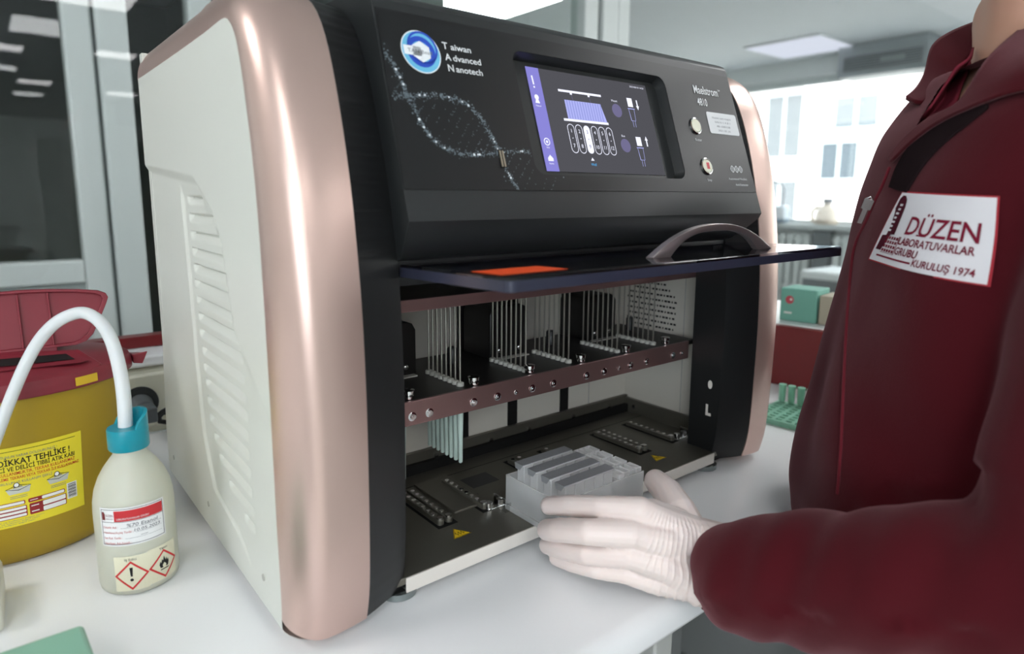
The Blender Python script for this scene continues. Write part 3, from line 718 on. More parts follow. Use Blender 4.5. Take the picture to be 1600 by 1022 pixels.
# body behind: cross-section swept in x, with chin and rounded top
cs = [(PA[0], PA[1])]
chin = [(-.0365, .3515), (-.02, .336), (-.006, .3255), (.004, .322), (.06, .322)]
top = [(PB[0], PB[1]), (PB[0] + .004, PB[1] + .005), (PB[0] + .012, PB[1] + .0085), (PB[0] + .03, PB[1] + .0115), (.12, .5525)]
loop_l = [(HX0, *PA)] + [(lerp(HX0, .109, min(1, k / 2)), *p) for k, p in enumerate(chin)] + [(.109, .12, .322), (.101, .12, .5525)] + [(HT0 - .0 + .0, *p) for p in top[::-1][1:]]
loop_r = [(MX - x, y, z) for x, y, z in loop_l]
nl = len(loop_l)
hd.add(loop_l + loop_r, [(k, (k + 1) % nl, nl + (k + 1) % nl, nl + k) for k in range(nl - 1)])
hd.add(loop_l, [tuple(range(nl))]); hd.add(loop_r, [tuple(range(nl))[::-1]])
hd = hd.build('control_head', 'black_edge', mc, smooth=30, fix=False)
# glossy front plate with the same opening
pts, tri = face_with_hole([(HX0 + .001, .0265), (HX1 - .0015, .0275), (HT1 - .003, .1835), (HT0 + .002, .1835)], rr)
ov = MB(); ov.add([pan(u, v, .0007) for u, v in pts], tri); oo = [(HX0 + .001, .0265), (HX1 - .0015, .0275), (HT1 - .003, .1835), (HT0 + .002, .1835)]
ov.add([pan(u, v, .0007) for u, v in oo] + [pan(u, v, .0) for u, v in oo], [(k, (k + 1) % 4, 4 + (k + 1) % 4, 4 + k) for k in range(4)])
ov = ov.build('front_plate', 'black_gloss', mc, smooth=0)
# touchscreen
SX, SY = .0115, .0045
P = Print(['scr_bg', 'scr_side', 'scr_lilac', 'scr_white', 'scr_blue', 'scr_dim', 'scr_stripe', 'scr_dark'], .00012)
P.rect(.2555, .046, .4375, .1545, 'scr_bg', 1); P.rect(.2555, .046, .2725, .1545, 'scr_side', 2)
P.rect(.2945, .1325, .3575, .1350, 'scr_white', 2)
for u in (.312, .338): P.rect(u - .0015, .1305, u + .0015, .1325, 'scr_white', 2); P.line([(u, .1305), (u + .0012, .124)], .0004, 'scr_dim', 2)
P.poly([(.3005, .1035), (.3585, .1035), (.3535, .1240), (.3005, .1240)], 'scr_lilac', 2)
for k in range(14): P.rect(.3025 + .0038 * k, .1038, .3045 + .0038 * k, .1236, 'scr_stripe', 3)
P.rect(.2940, .1008, .3600, .1034, 'scr_white', 2)
nums = [('1', '7'), ('2', '8'), ('3', '9'), ('4', '10'), ('5', '11'), ('6', '12')]
for k in range(6):
    u0 = .2965 + .0114 * k; c = P.rrect(u0, .0668, u0 + .0092, .0975, .0045)
    if k == 2: P.poly(c, 'scr_white', 2)
    else: P.line(c, .0007, 'scr_white', 2, True)
    m_ = 'scr_dim' if k == 2 else 'scr_white'
    P.text(nums[k][0], u0 + .0046, .0885, .0042, m_, al='c'); P.disc(u0 + .0046, .0825, .0006, m_, 3, 8); P.text(nums[k][1], u0 + .0046, .0725, .0042, m_, al='c')
P.disc(.3788, .119, .0078, 'scr_dim', 2); P.disc(.3804, .0787, .0078, 'scr_dim', 2)
P.text('Mount', .3775, .1290, .0026, 'scr_white', al='c'); P.text('Run', .3795, .0885, .0026, 'scr_white', al='c')
def icon(u, v):
    P.rect(u - .0042, v, u + .0042, v + .0105, 'scr_white', 2); P.rect(u - .0058, v - .0028, u + .0058, v - .0018, 'scr_lilac', 2)
    P.line([(u - .0045, v - .003), (u - .0035, v - .0165), (u + .0035, v - .0165), (u + .0045, v - .003)], .0005, 'scr_lilac', 2)
    P.line([(u - .002, v - .0165), (u - .0018, v - .024)], .0005, 'scr_lilac', 2); P.line([(u + .002, v - .0165), (u + .0018, v - .024)], .0005, 'scr_lilac', 2)
icon(.4035, .1255); icon(.4040, .0795)
P.poly([(.4145, .1345), (.4165, .1345), (.4165, .1275), (.4180, .1275), (.4155, .1225), (.4130, .1275), (.4145, .1275)], 'scr_white', 2)
P.poly([(.4165, .0795), (.4185, .0795), (.4185, .0865), (.4200, .0865), (.4175, .0915), (.4150, .0865), (.4165, .0865)], 'scr_white', 2)
P.poly([(.3208, .0592), (.3258, .0592), (.3233, .0625)], 'scr_white', 2); P.text('Well', .3234, .0535, .0030, 'scr_blue', al='c')
P.text('2023/05/10 14:23', .4330, .1495, .0020, 'scr_white', width=.024, al='r')
# side bar icons
P.line([(.2618, .1455), (.2622, .136)], .0018, 'scr_white', 3); P.disc(.2622, .1335, .0011, 'scr_white', 3, 10)
P.disc(.2625, .1228, .0028, 'scr_white', 3); P.poly([(.2595, .1165), (.2655, .1165), (.2640, .121), (.2610, .121)], 'scr_white', 3); P.text('Manual', .2628, .1130, .0018, 'scr_white', al='c')
P.ring(.2638, .0765, .0030, .0040, 'scr_white', 3); P.disc(.2638, .0765, .0015, 'scr_white', 3, 10); P.text('Edit', .2638, .0697, .0018, 'scr_white', al='c')
P.poly([(.2605, .0565), (.2675, .0565), (.2675, .0595), (.2640, .0630), (.2605, .0595)], 'scr_white', 3); P.text('Home', .2640, .0532, .0018, 'scr_white', al='c')
scr = P.build('touchscreen', mc, lambda u, v, h: pan(u + SX, v + SY, DEP + .0006 + h))
tag(scr, 'lit grey touchscreen with a lilac side bar', None)
# printed marks on the plate
P = Print(['logo_white', 'logo_cyan', 'logo_blue', 'ink_white', 'dot_white', 'dot_bright', 'sticker_white', 'ink_grey'], .00015)
LU, LVv = .1398, .1490
P.disc(LU, LVv, .0195, 'logo_white', 1, 40); P.disc(LU, LVv, .0185, 'logo_cyan', 2, 40); P.ring(LU, LVv, .0095, .0142, 'logo_blue', 3, 24); P.ring(LU + .002, LVv + .004, .013, .0150, 'logo_blue', 3, 24)
P.poly([(LU + .0098 * math.cos(a), LVv + .0098 * math.sin(a)) for a in [math.pi / 6 + math.pi / 3 * k for k in range(6)]], 'logo_white', 4); P.rect(LU - .0172, LVv - .0042, LU, LVv + .0042, 'logo_white', 4)
P.text('TAN Bead', LU - .0015, LVv - .0018, .0036, 'ink_grey', width=.024, al='c', layer=5)
P.text('T', .1630, .1555, .0066, 'ink_white', off=.015); P.text('aiwan', .1715, .1555, .0060, 'ink_white', width=.0220, off=.015)
P.text('A', .1635, .1450, .0066, 'ink_white', off=.015); P.text('dvanced', .1718, .1450, .0060, 'ink_white', width=.0305, off=.015)
P.text('N', .1645, .1348, .0066, 'ink_white', off=.015); P.text('anotech', .1728, .1348, .0060, 'ink_white', width=.0290, off=.015)
P.text('Maelstrom', .5255, .1530, .0110, 'ink_white', width=.0500, off=.012); P.text('TM', .5765, .1600, .0026, 'ink_white')
P.text('4810', .5275, .1375, .0100, 'ink_white', width=.0200, off=.012)
P.text('Buzzer', .5116, .0905, .0034, 'ink_white', al='c'); P.text('Stop', .5150, .0405, .0034, 'ink_white', al='c')
P.text('Automated Nucleic', .5955, .0430, .0030, 'ink_white', width=.0400, al='r'); P.text('Acid Extractor', .5955, .0355, .0030, 'ink_white', width=.0280, al='r')
for s_ in (1, -1): P.line([(.5645 + .0011 * k, .0572 + s_ * .0042 * math.sin(k * math.pi / 8)) for k in range(25)], .0009, 'ink_white', 2)
for k in range(1, 24):
    if k % 8 not in (0,): P.line([(.5645 + .0011 * k, .0572 - .0036 * math.sin(k * math.pi / 8)), (.5645 + .0011 * k, .0572 + .0036 * math.sin(k * math.pi / 8))], .0004, 'ink_white', 2)
# dotted double helix
def helix_pt(t, s_):
    # centre line runs down to the right; two strands cross at t=0 and t=1
    u = .1185 + .084 * t; v = .1075 - .046 * t; a = math.sin(math.pi * t) * .024 * s_
    return u + a * .72, v + a * .85
hr = random.Random(3)
for strand in (1, -1):
    for k in range(760):
        t = hr.uniform(-.42, 1.75)
        if t < 0 and strand == -1: pass
        u, v = helix_pt(t, strand); sp_ = .0010 + .0014 * abs(hr.gauss(0, 1)) * .5
        u += hr.gauss(0, sp_); v += hr.gauss(0, sp_)
        if v < .0275 or u < .1035 or (u > SU0 - .002 and v > SV0 - .002) or v > .1525: continue
        P.disc(u, v, hr.choice((.0003, .0004, .0005, .0006, .0008)), 'dot_white', 1, 6)
    for k in range(16):
        u, v = helix_pt(hr.uniform(-.3, 1.6), strand)
        if v > .03 and not (u > SU0 - .004 and v > SV0 - .004) and u > .105: P.disc(u, v, hr.uniform(.0007, .0013), 'dot_bright', 2, 8)
for k in range(24):
    t = -.38 + 2.05 * k / 23; a, b = helix_pt(t, 1), helix_pt(t, -1)
    for q in range(16):
        if hr.random() < .8:
            w_ = hr.random(); u, v = lerp(a[0], b[0], w_) + hr.gauss(0, .0005), lerp(a[1], b[1], w_) + hr.gauss(0, .0005)
            if v > .0275 and u > .1035 and not (u > SU0 - .003 and v > SV0 - .003): P.disc(u, v, .00038, 'dot_white', 1, 6)
P.build('plate_print', ov, lambda u, v, h: pan(u, v, .0008 + h))
P = Print(['sticker_white', 'ink_grey'], .00015)
P.poly(P.rrect(.5402, .1025, .6035, .1305, .003), 'sticker_white', 1)
for t, v, w_ in (('Nucleic acid reagent', .1222, .040), ('S/N 0 1 4 8 1', .1166, .033), ('48-1000108', .1112, .029), ('2021.05.26', .1058, .026)): P.text(t, .5710, v, .0026, 'ink_grey', width=w_, al='c', layer=2)
tag(P.build('sticker', ov, lambda u, v, h: pan(u, v, .0010 + h)), 'white paper sticker', None)
# push buttons, usb slot
def button(u, v, name, mt):
    def ringp(r, h): return [pan(u + r * math.cos(2 * math.pi * k / 28), v + r * math.sin(2 * math.pi * k / 28), h) for k in range(28)]
    mb = MB(); L_ = [(.0103, .0007), (.0103, .0022), (.0092, .0026), (.0084, .0022)]
    for a in range(3): mb.add(ringp(*L_[a]) + ringp(*L_[a + 1]), [(k, (k + 1) % 28, 28 + (k + 1) % 28, 28 + k) for k in range(28)])
    o = mb.build(name, 'chrome', mc)
    c_ = MB(); c_.add(ringp(.0084, .0020) + ringp(.0078, .0032), [(k, (k + 1) % 28, 28 + (k + 1) % 28, 28 + k) for k in range(28)] + [tuple(range(28, 56))]); c_.build('button_cap', 'button_ivory', o)
    if mt: Q = Print([mt]); Q.rect(u - .0028, v - .004, u + .0028, v + .004, mt, 1); Q.build('lamp_lens', o, lambda a, b, h: pan(a, b, .0033 + h))
button(.5118, .1095, 'buzzer_button', None); button(.5152, .0590, 'stop_button', 'button_red')
MB().obox(pan(.2045, .0560, .0010), (.0033, 0, 0), (0, pdy * .0085, pdz * .0085), (0, pny * .0003, pnz * .0003)).build('usb_port', 'dark_hole', mc)
o = MB().obox(pan(.2030, .0560, .0016), (.0008, 0, 0), (0, pdy * .0075, pdz * .0075), (0, pny * .0004, pnz * .0004)).obox(pan(.2060, .0560, .0016), (.0008, 0, 0), (0, pdy * .0075, pdz * .0075), (0, pny * .0004, pnz * .0004)).build('usb_shell', 'usb_steel', mc)

# ---- raised glass door
DZ0, DZ1 = .3085, .3195
def dz(y): return .004 * (-y / .15)
dr = MB(); rrd = Print([]).rrect(.1105, -.152, .6, .004, .007)
dr.prism(rrd, lambda a, b, h: (a, b, h + dz(b)), DZ0, DZ1)
dr = dr.build('glass_door', 'smoked', mc, bevel=.0012, smooth=30)
# opaque dark edge band of the pane
eb = MB(); n2 = len(rrd)
inn = Print([]).rrect(.1125, -.150, .598, .002, .006)
eb.add([(a, b, DZ0 + .0003 + dz(b)) for a, b in rrd] + [(a, b, DZ1 - .0024 + dz(b)) for a, b in rrd], [(k, (k + 1) % n2, n2 + (k + 1) % n2, n2 + k) for k in range(n2)])
mat('door_edge', (44, 46, 62), .3)
eb.v = [(x + (.0003 if x > .355 else -.0003), y + (-.0003 if y < -.1 else 0), z) for x, y, z in eb.v]
eb.build('edge_band', 'door_edge', dr, smooth=30)
P = Print(['orange_sticker', 'ink_white']); P.poly(P.rrect(.115, -.136, .182, -.098, .002), 'orange_sticker', 1); P.build('orange_label', dr, lambda u, v, h: (u, v, DZ1 + .0002 + dz(v) + h))
hp = MB(); N_ = 61
def hsec(i, j):
    t = j / (N_ - 1); x = lerp(.311, .514, t); w_ = .0042
    zb = DZ1 + .0027; zt = zb + .0285 * (1 - abs(2 * t - 1) ** 2.2) + .0012
    ti = min(1, max(0, (x - .338) / .150)); zi = zb + .0225 * max(0, 1 - abs(2 * ti - 1) ** 3.2) if .338 < x < .488 else zb
    zi = min(zi, zt - .001)
    q = [(-1, .8), (-.8, 1), (.8, 1), (1, .8), (1, .2), (.8, 0), (-.8, 0), (-1, .2)][i]
    return (x, -.108 + w_ * q[0], lerp(zi, zt, q[1]))
hp.grid(8, N_, hsec, closed=True); hp.add([hsec(i, 0) for i in range(8)], [tuple(range(8))]); hp.add([hsec(i, N_ - 1) for i in range(8)], [tuple(range(8))])
tag(hp.build('door_handle', 'handle_silver', dr, smooth=50, bevel=.0006), 'arched silver handle', None)
for x in (.135, .575): MB().cyl((x, .006, .312), (x + .03, .006, .312), .004, 12).build('hinge', 'black_edge', mc)

# ---- tip combs hanging under the carriage
def comb(x, label):
    t = thing('tip_comb', (x, .1, .15), label, 'tip comb', 'spin tip combs under the carriage')
    MB().box((x - .005, .062, .1502), (x + .005, .137, .1525)).build('strip', 'tip_plastic', t, bevel=.0005)
    for k in range(8):
        y = .068 + .009 * k; mb = MB(); mb.lathe([(.0012, -.062), (.0024, -.061), (.0028, -.03), (.0034, -.012), (.0036, .0)], (x, y, .1502), 12); mb.build('tip', 'tip_plastic', t)
comb(.219, 'pale green comb of eight plastic tips in full view below the steel rail')
comb(.148, 'pale green comb of eight plastic tips mostly hidden by the black column')
# ------------------------------------------------------------------ cartridge plate in the hand
def milky(name, rgb, see, rough=.2):
    m = bpy.data.materials.new(name); m.use_nodes = True; nt = m.node_tree; b = nt.nodes['Principled BSDF']; o = nt.nodes['Material Output']
    b.inputs['Base Color'].default_value = (lin(rgb[0]), lin(rgb[1]), lin(rgb[2]), 1); b.inputs['Roughness'].default_value = rough; b.inputs['Subsurface Weight'].default_value = 0
    t = nt.nodes.new('ShaderNodeBsdfTransparent'); tr = nt.nodes.new('ShaderNodeBsdfTranslucent'); tr.inputs[0].default_value = b.inputs['Base Color'].default_value
    a = nt.nodes.new('ShaderNodeMixShader'); a.inputs[0].default_value = .35; x = nt.nodes.new('ShaderNodeMixShader'); x.inputs[0].default_value = see
    nt.links.new(b.outputs[0], a.inputs[1]); nt.links.new(tr.outputs[0], a.inputs[2]); nt.links.new(a.outputs[0], x.inputs[1]); nt.links.new(t.outputs[0], x.inputs[2]); nt.links.new(x.outputs[0], o.inputs[0]); MATS[name] = m
milky('clear_plastic', (250, 250, 250), .68, .12); milky('frost_plastic', (250, 250, 250), .34, .22); mat('foil', (186, 188, 192), .45, metal=.55, bump=(220, .25, .0006))
X0, X1, Y0, Y1, Z0 = .27, .402, -.038, .052, .0262
pt = thing('cartridge_rack', ((X0 + X1) / 2, (Y0 + Y1) / 2, Z0), 'clear plastic cartridge rack held by the gloved hand at the front of the chamber', 'cartridge rack')
b = MB(); T = .0014
b.box((X0, Y0, Z0), (X1, Y0 + T, Z0 + .040)); b.box((X0, Y1 - T, Z0), (X1, Y1, Z0 + .040)); b.box((X0, Y0 + T, Z0), (X0 + T, Y1 - T, Z0 + .040)); b.box((X1 - T, Y0 + T, Z0), (X1, Y1 - T, Z0 + .040))
b.box((X0 - .002, Y0 - .002, Z0), (X1 + .002, Y1 + .002, Z0 + .006)); b.box((.3585, Y0 + T, Z0 + .008), (.36, Y1 - T, Z0 + .04))
b.build('tray', 'clear_plastic', pt)
w = MB()
for r in range(4):
    for c in range(4):
        cx, cy = .3665 + .0098 * c, -.0265 + .0218 * r; h = .0445; o_ = .0044; i_ = .0034
        for a, bb in (((cx - o_, cy - .009, Z0 + .004), (cx + o_, cy - .008, Z0 + h)), ((cx - o_, cy + .008, Z0 + .004), (cx + o_, cy + .009, Z0 + h)), ((cx - o_, cy - .008, Z0 + .004), (cx - i_, cy + .008, Z0 + h)), ((cx + i_, cy - .008, Z0 + .004), (cx + o_, cy + .008, Z0 + h))): w.box(a, bb)
w.build('wells', 'frost_plastic', pt, bevel=.0004)
YS = (.0425, .0200, -.0025, -.0250)
PLC = ('rearmost of the four foil-sealed strips in the clear rack', 'second foil-sealed strip from the chamber rear in the clear rack', 'third foil-sealed strip from the chamber rear, behind the frontmost one', 'frontmost foil-sealed strip in the rack, nearest the gloved fingers')
src = None
for k, y in enumerate(YS):
    t = thing('reagent_strip', (.32, y, Z0), PLC[k], 'reagent strip', 'foil-sealed strips in the rack')
    if src is None:
        m = MB()
        for q in range(5): m.box((.284 + .0148 * q, y - .0062, Z0 + .009), (.2975 + .0148 * q, y + .0062, Z0 + .0505))
        m.box((.281, y - .0075, Z0 + .0505), (.3585, y + .0075, Z0 + .0522)); p1 = m.build('strip_body', 'frost_plastic', t, bevel=.0012)
        m = MB(); m.box((.281, y - .0072, Z0 + .0523), (.3583, y + .0072, Z0 + .0529)); m.add([(.281, y - .0072, Z0 + .0527), (.281, y + .0072, Z0 + .0527), (.2785, y + .003, Z0 + .0478), (.2785, y - .005, Z0 + .0475)], [(0, 1, 2, 3)])
        p2 = m.build('foil_seal', 'foil', t); src = (t.location.copy(), p1, p2)
    else:
        for p_ in src[1:]:
            c = p_.copy(); COL.objects.link(c); c.parent = t; c.matrix_parent_inverse = Matrix.Translation(-src[0])

# ------------------------------------------------------------------ wash bottle
mat('bottle_pe', (222, 222, 206), .35, trans=.3, sss=.1); mat('teal', (12, 138, 156), .3); mat('tube_pe', (226, 230, 232), .3, trans=.15, sss=.1)
mat('label_white', (232, 232, 232), .5); mat('label_red', (196, 46, 52), .5); mat('hazard_red', (206, 50, 52), .5); mat('hazard_cream', (226, 222, 196), .5); mat('ink_red', (188, 60, 66), .6); mat('pen', (60, 66, 80), .6)
BC = (-.0755, .203)
wb = thing('wash_bottle', (*BC, 0), 'white plastic wash bottle with teal cap, bent spout tube and hazard stickers', 'wash bottle')
BR = .0350
bp = [(.031, .0), (.034, .0025), (BR, .008), (BR, .078), (.0345, .088), (.0325, .099), (.0285, .110), (.0235, .119), (.0185, .126), (.0145, .131), (.0140, .138), (.0140, .142)]
m = MB(); m.lathe(bp, (*BC, .0004), 56); m.build('bottle', 'bottle_pe', wb, smooth=50)
m = MB(); m.lathe([(.0170, .1365), (.0178, .138), (.0178, .1560), (.0172, .1575)], (*BC, 0), 48)
m = m.build('cap', 'teal', wb, smooth=40)
# raised curved thumb wall on the cap
cw = MB(); a0, a1 = math.radians(-75), math.radians(120); K = 22
def wallp(i, j):
    a = lerp(a0, a1, j / K); e = math.sin(math.pi * j / K) ** .5; r = (.0177, .0177, .0146, .0146)[i]; z = (.157, .157 + .0145 * e + .0008, .157 + .0145 * e + .0008, .157)[i]
    return (BC[0] + r * math.cos(a), BC[1] + r * math.sin(a), z)
cw.grid(4, K + 1, wallp); cw.add([wallp(i, 0) for i in range(4)], [(0, 1, 2, 3)]); cw.add([wallp(i, K) for i in range(4)], [(0, 1, 2, 3)])
cw.build('cap_rim', 'teal', m, smooth=40, bevel=.0008)
D = .640
px = [(196, 668, .632), (195, 640, .632), (191, 600, .634), (183, 560, .636), (172, 527, .638), (155, 502, .64), (132, 489, .64), (108, 493, .64), (84, 507, .638), (62, 531, .634), (42, 565, .63), (24, 605, .625), (7, 648, .62), (-10, 695, .615), (-22, 730, .61)]
pp = [at(*q) for q in px]
def spline(P, k=6):
    out = []
    for i in range(len(P) - 1):
        p0, p1, p2, p3 = P[max(i - 1, 0)], P[i], P[i + 1], P[min(i + 2, len(P) - 1)]
        for s_ in range(k):
            t = s_ / k; out.append(.5 * ((2 * p1) + (p2 - p0) * t + (2 * p0 - 5 * p1 + 4 * p2 - p3) * t * t + (3 * p1 - p0 - 3 * p2 + p3) * t ** 3))
    return out + [P[-1]]
sp_ = spline(pp); MB().tube(sp_, [lerp(.0064, .0052, i / len(sp_)) for i in range(len(sp_))], 14).build('spout_tube', 'tube_pe', wb, smooth=60)
# labels wrap the bottle; u runs round it from the point that faces the camera
bdir = math.atan2(CAM.y - BC[1], CAM.x - BC[0])
def on_bottle(u, v, h):
    a = bdir + u / BR; r = BR + h + .0002; return (BC[0] + r * math.cos(a), BC[1] + r * math.sin(a), v)
P = Print(['label_white', 'label_red', 'ink_black', 'ink_red', 'pen', 'ink_white', 'maroon'], .00012)
U0, U1, V0, V1 = -.0320, .0260, .0525, .0905
P.rect(U0, V0, U1, V1, 'label_white', 1, 24, 2)
def frame(a, b, c, d, w_, m, nu=24):
    P.rect(a, b, c, b + w_, m, 2, nu); P.rect(a, d - w_, c, d, m, 2, nu); P.rect(a, b, a + w_, d, m, 2); P.rect(c - w_, b, c, d, m, 2)
frame(U0 + .0015, V0 + .0015, U1 - .0015, V1 - .0015, .0005, 'ink_black')
P.rect(U0 + .014, V1 - .0135, U1 - .0022, V1 - .003, 'label_red', 2, 16); P.rect(U0 + .002, V1 - .0142, U1 - .0022, V1 - .0138, 'ink_black', 2, 20)
P.poly([(U0 + .0025, V1 - .012), (U0 + .0055, V1 - .012), (U0 + .0055, V1 - .006), (U0 + .0045, V1 - .004), (U0 + .0025, V1 - .004)], 'maroon', 3); P.text('DÜZEN', U0 + .0062, V1 - .0085, .0024, 'maroon', width=.007); P.text('LABORATUVARLAR', U0 + .0062, V1 - .0112, .0012, 'maroon', width=.007)
P.text('LABORATUVARLAR GRUBU', U0 + .016, V1 - .0120, .0019, 'ink_white', width=.027)
for k, (t, w_) in enumerate((('Çözelti Adı :', .014), ('Hazırlama/Açılış Tarihi :', .026), ('Son Kul. Tarihi :', .017), ('Hazırlayan Adı-Soyadı :', .024))):
    P.text(t, U0 + .003, V1 - .0200 - .0053 * k, .0022, 'ink_red', width=w_)
    P.rect(U0 + .005 + w_, V1 - .0204 - .0053 * k, U1 - .004, V1 - .0202 - .0053 * k, 'ink_grey' if 0 else 'pen', 2, 12)
P.text('%70 Etanol', U0 + .024, V1 - .0195, .0034, 'pen', width=.026, shear=.15); P.text('10.05.2023', U0 + .030, V1 - .0248, .0030, 'pen', width=.022, shear=.15); P.rect(U0 + .035, V1 - .0294, U0 + .041, V1 - .0291, 'pen', 3)
P.build('paper_label', wb, on_bottle, .004)
P = Print(['hazard_cream', 'hazard_red', 'ink_black', 'label_white'], .00012)
def diamond(cu, cv, r, top):
    P.rect(cu - r - .001, cv - r - .002, cu + r + .001, cv + r + .006, 'hazard_cream', 1, 8)
    P.line([(cu, cv - r), (cu + r, cv), (cu, cv + r), (cu - r, cv)], .0017, 'hazard_red', 3, True, 8); P.text(top, cu, cv + r + .0015, .0026, 'ink_black', al='c')
diamond(-.0075, .0220, .0135, 'Aşındırıcı Edici' if 0 else 'İrkiltici Edici' if 0 else 'iş Edici')
P.poly([(-.0089, .0300), (-.0061, .0300), (-.0067, .0210), (-.0083, .0210)], 'ink_black', 3); P.disc(-.0075, .0175, .0015, 'ink_black', 3, 14)
cu, cv = .0215, .0235; diamond(cu, cv, .0135, 'Yanıcı')
P.poly([(cu - .0040, cv - .0035), (cu - .0052, cv + .000), (cu - .0040, cv + .0035), (cu - .0032, cv + .0015), (cu - .0022, cv + .0050), (cu - .0012, cv + .0035), (cu - .0002, cv + .0080), (cu + .0015, cv + .0030), (cu + .0024, cv + .0055), (cu + .0032, cv + .0020), (cu + .0042, cv + .0038), (cu + .0048, cv + .0000), (cu + .0036, cv - .0035)], 'ink_black', 3)
P.poly([(cu - .0015, cv - .0034), (cu - .0022, cv - .0012), (cu - .0002, cv + .0012), (cu + .0018, cv - .0012), (cu + .0012, cv - .0034)], 'hazard_cream', 4)
P.rect(cu - .0042, cv - .0058, cu + .0042, cv - .0048, 'ink_black', 3)
P.build('hazard_sticker', wb, on_bottle, .004)

# ------------------------------------------------------------------ sharps container
mat('sharps_yellow', (176, 146, 34), .38, trans=.12); mat('sharps_tab', (214, 176, 40), .4); mat('lid_maroon', (128, 40, 52), .42, bump=(400, .1, .0005)); mat('label_yellow', (234, 216, 52), .5); mat('warn_red', (198, 60, 40), .6); mat('label_maroon', (150, 40, 44), .6); mat('sketch', (196, 198, 190), .6)
SC = (-.166, .388); SRX, SRY = .124, .1
sc_ = thing('sharps_container', (*SC, 0), 'yellow sharps waste bin with open dark red lid and warning label', 'sharps bin')
def rad(z): return interp(z, [0, .012, .05, .15, .2], [.80, .845, .87, .955, 1.0])
m = MB(); m.lathe([(.78, .0), (.83, .004), (.852, .014), (.862, .05), (.895, .11), (.94, .182)], (*SC, .0004), 64, sx=SRX, sy=SRY); body = m.build('bin_body', 'sharps_yellow', sc_, smooth=50)
m = MB(); m.lathe([(1.0, .177), (1.01, .178), (1.01, .184), (1.0, .189), (.985, .193), (.93, .1965), (.5, .2050), (.0001, .2150)], (*SC, 0), 64, sx=SRX, sy=SRY, cap0=False, cap1=True)
lid = m.build('lid', 'lid_maroon', sc_, smooth=35)
MB().add([(SC[0] + SRX * 1.0, SC[1] - .02, .190), (SC[0] + SRX * 1.12, SC[1] - .03, .195), (SC[0] + SRX * 1.10, SC[1] - .012, .190), (SC[0] + SRX * .99, SC[1] + .01, .188), (SC[0] + SRX * 1.0, SC[1] - .02, .180), (SC[0] + SRX * 1.08, SC[1] - .02, .178)], [(0, 1, 2, 3), (0, 4, 5, 1), (1, 5, 2), (4, 3, 2, 5), (0, 3, 4)]).build('lid_tab', 'lid_maroon', lid, bevel=.001)
# tray opening on the lid
ax = math.atan2(CAM.y - SC[1], CAM.x - SC[0]) + math.pi / 2     # across the view
ca, sa = math.cos(ax), math.sin(ax)
def lidp(a, b_, z): return (SC[0] + a * ca - b_ * -sa * -1 * 1 if 0 else SC[0] + a * ca + b_ * sa * -1 * -1 * 1 if 0 else SC[0] + a * ca - b_ * sa, SC[1] + a * sa + b_ * ca, z)
m = MB(); opn = [(-.075, -.078), (.055, -.078), (.066, -.066), (.05, -.024), (-.06, -.024), (-.085, -.066)]
def lidh(a, b_, h):
    x, y, _ = lidp(a, b_, 0); k = min(1, math.hypot((x - SC[0]) / SRX, (y - SC[1]) / SRY)); return (x, y, interp(k, [0, .5, .93, 1], [.2150, .2050, .1965, .189]) + h)
m.prism([(a + .022, b_) for a, b_ in opn], lidh, .0003, .0035); inner = [(-.062, -.072), (.046, -.072), (.054, -.064), (.042, -.030), (-.05, -.030), (-.07, -.062)]
m.build('slot_frame', 'lid_maroon', lid, bevel=.0015)
MB().prism([(a + .022, b_) for a, b_ in inner], lidh, .0036, .0039).build('slot_recess', 'lid_maroon', lid)
MB().prism([(-.048, -.062), (.042, -.062), (.036, -.044), (-.042, -.044)], lambda a, b_, h: lidh(a + .022, b_, h), .0040, .0042).build('slot', 'dark_hole', lid)
def wraps(a_px, z, h, k=.996):
    return None
# open flap standing behind the slot
fl = MB(); out = [(-.062, .0), (.055, .0), (.068, .012), (.092, .072), (.090, .080), (.045, .092), (-.04, .094), (-.088, .082), (-.090, .07), (-.075, .012)]
def flapp(a, z, h): return lidp(a * .88 + .026, -.016 + .22 * z + h, .2100 + z * .66)
out = [(-.05, 0), (.050, 0), (.062, .005), (.070, .015), (.080, .040), (.089, .064), (.092, .074), (.090, .081), (.082, .086), (.06, .0905), (.03, .094), (0, .0955), (-.03, .0945), (-.06, .091), (-.082, .086), (-.09, .081), (-.092, .074), (-.089, .064), (-.08, .04), (-.07, .015), (-.062, .005)]; fl.prism(out, flapp, 0, .0025); flap = fl.build('flap', 'lid_maroon', lid, bevel=.0012)
fr = MB(); ins = [(a * .93, .004 + z * .915) for a, z in out]; nf = len(out)
fr.add([flapp(a, z, -.0045) for a, z in out] + [flapp(a, z, -.0045) for a, z in ins] + [flapp(a, z, 0) for a, z in out] + [flapp(a, z, 0) for a, z in ins],
       [(k, (k + 1) % nf, nf + (k + 1) % nf, nf + k) for k in range(nf)] + [(k, (k + 1) % nf, 2 * nf + (k + 1) % nf, 2 * nf + k) for k in range(nf)] + [(nf + k, nf + (k + 1) % nf, 3 * nf + (k + 1) % nf, 3 * nf + k) for k in range(nf)])
for a in (-.004, .027): fr.prism([(a - .001, .004), (a + .001, .004), (a + .001, .089), (a - .001, .089)], flapp, -.0040, 0)
fr.prism([(-.02, -.006), (.03, -.006), (.03, .001), (-.02, .001)], flapp, -.003, .002)
fr.build('flap_rib', 'lid_maroon', flap, bevel=.0006)
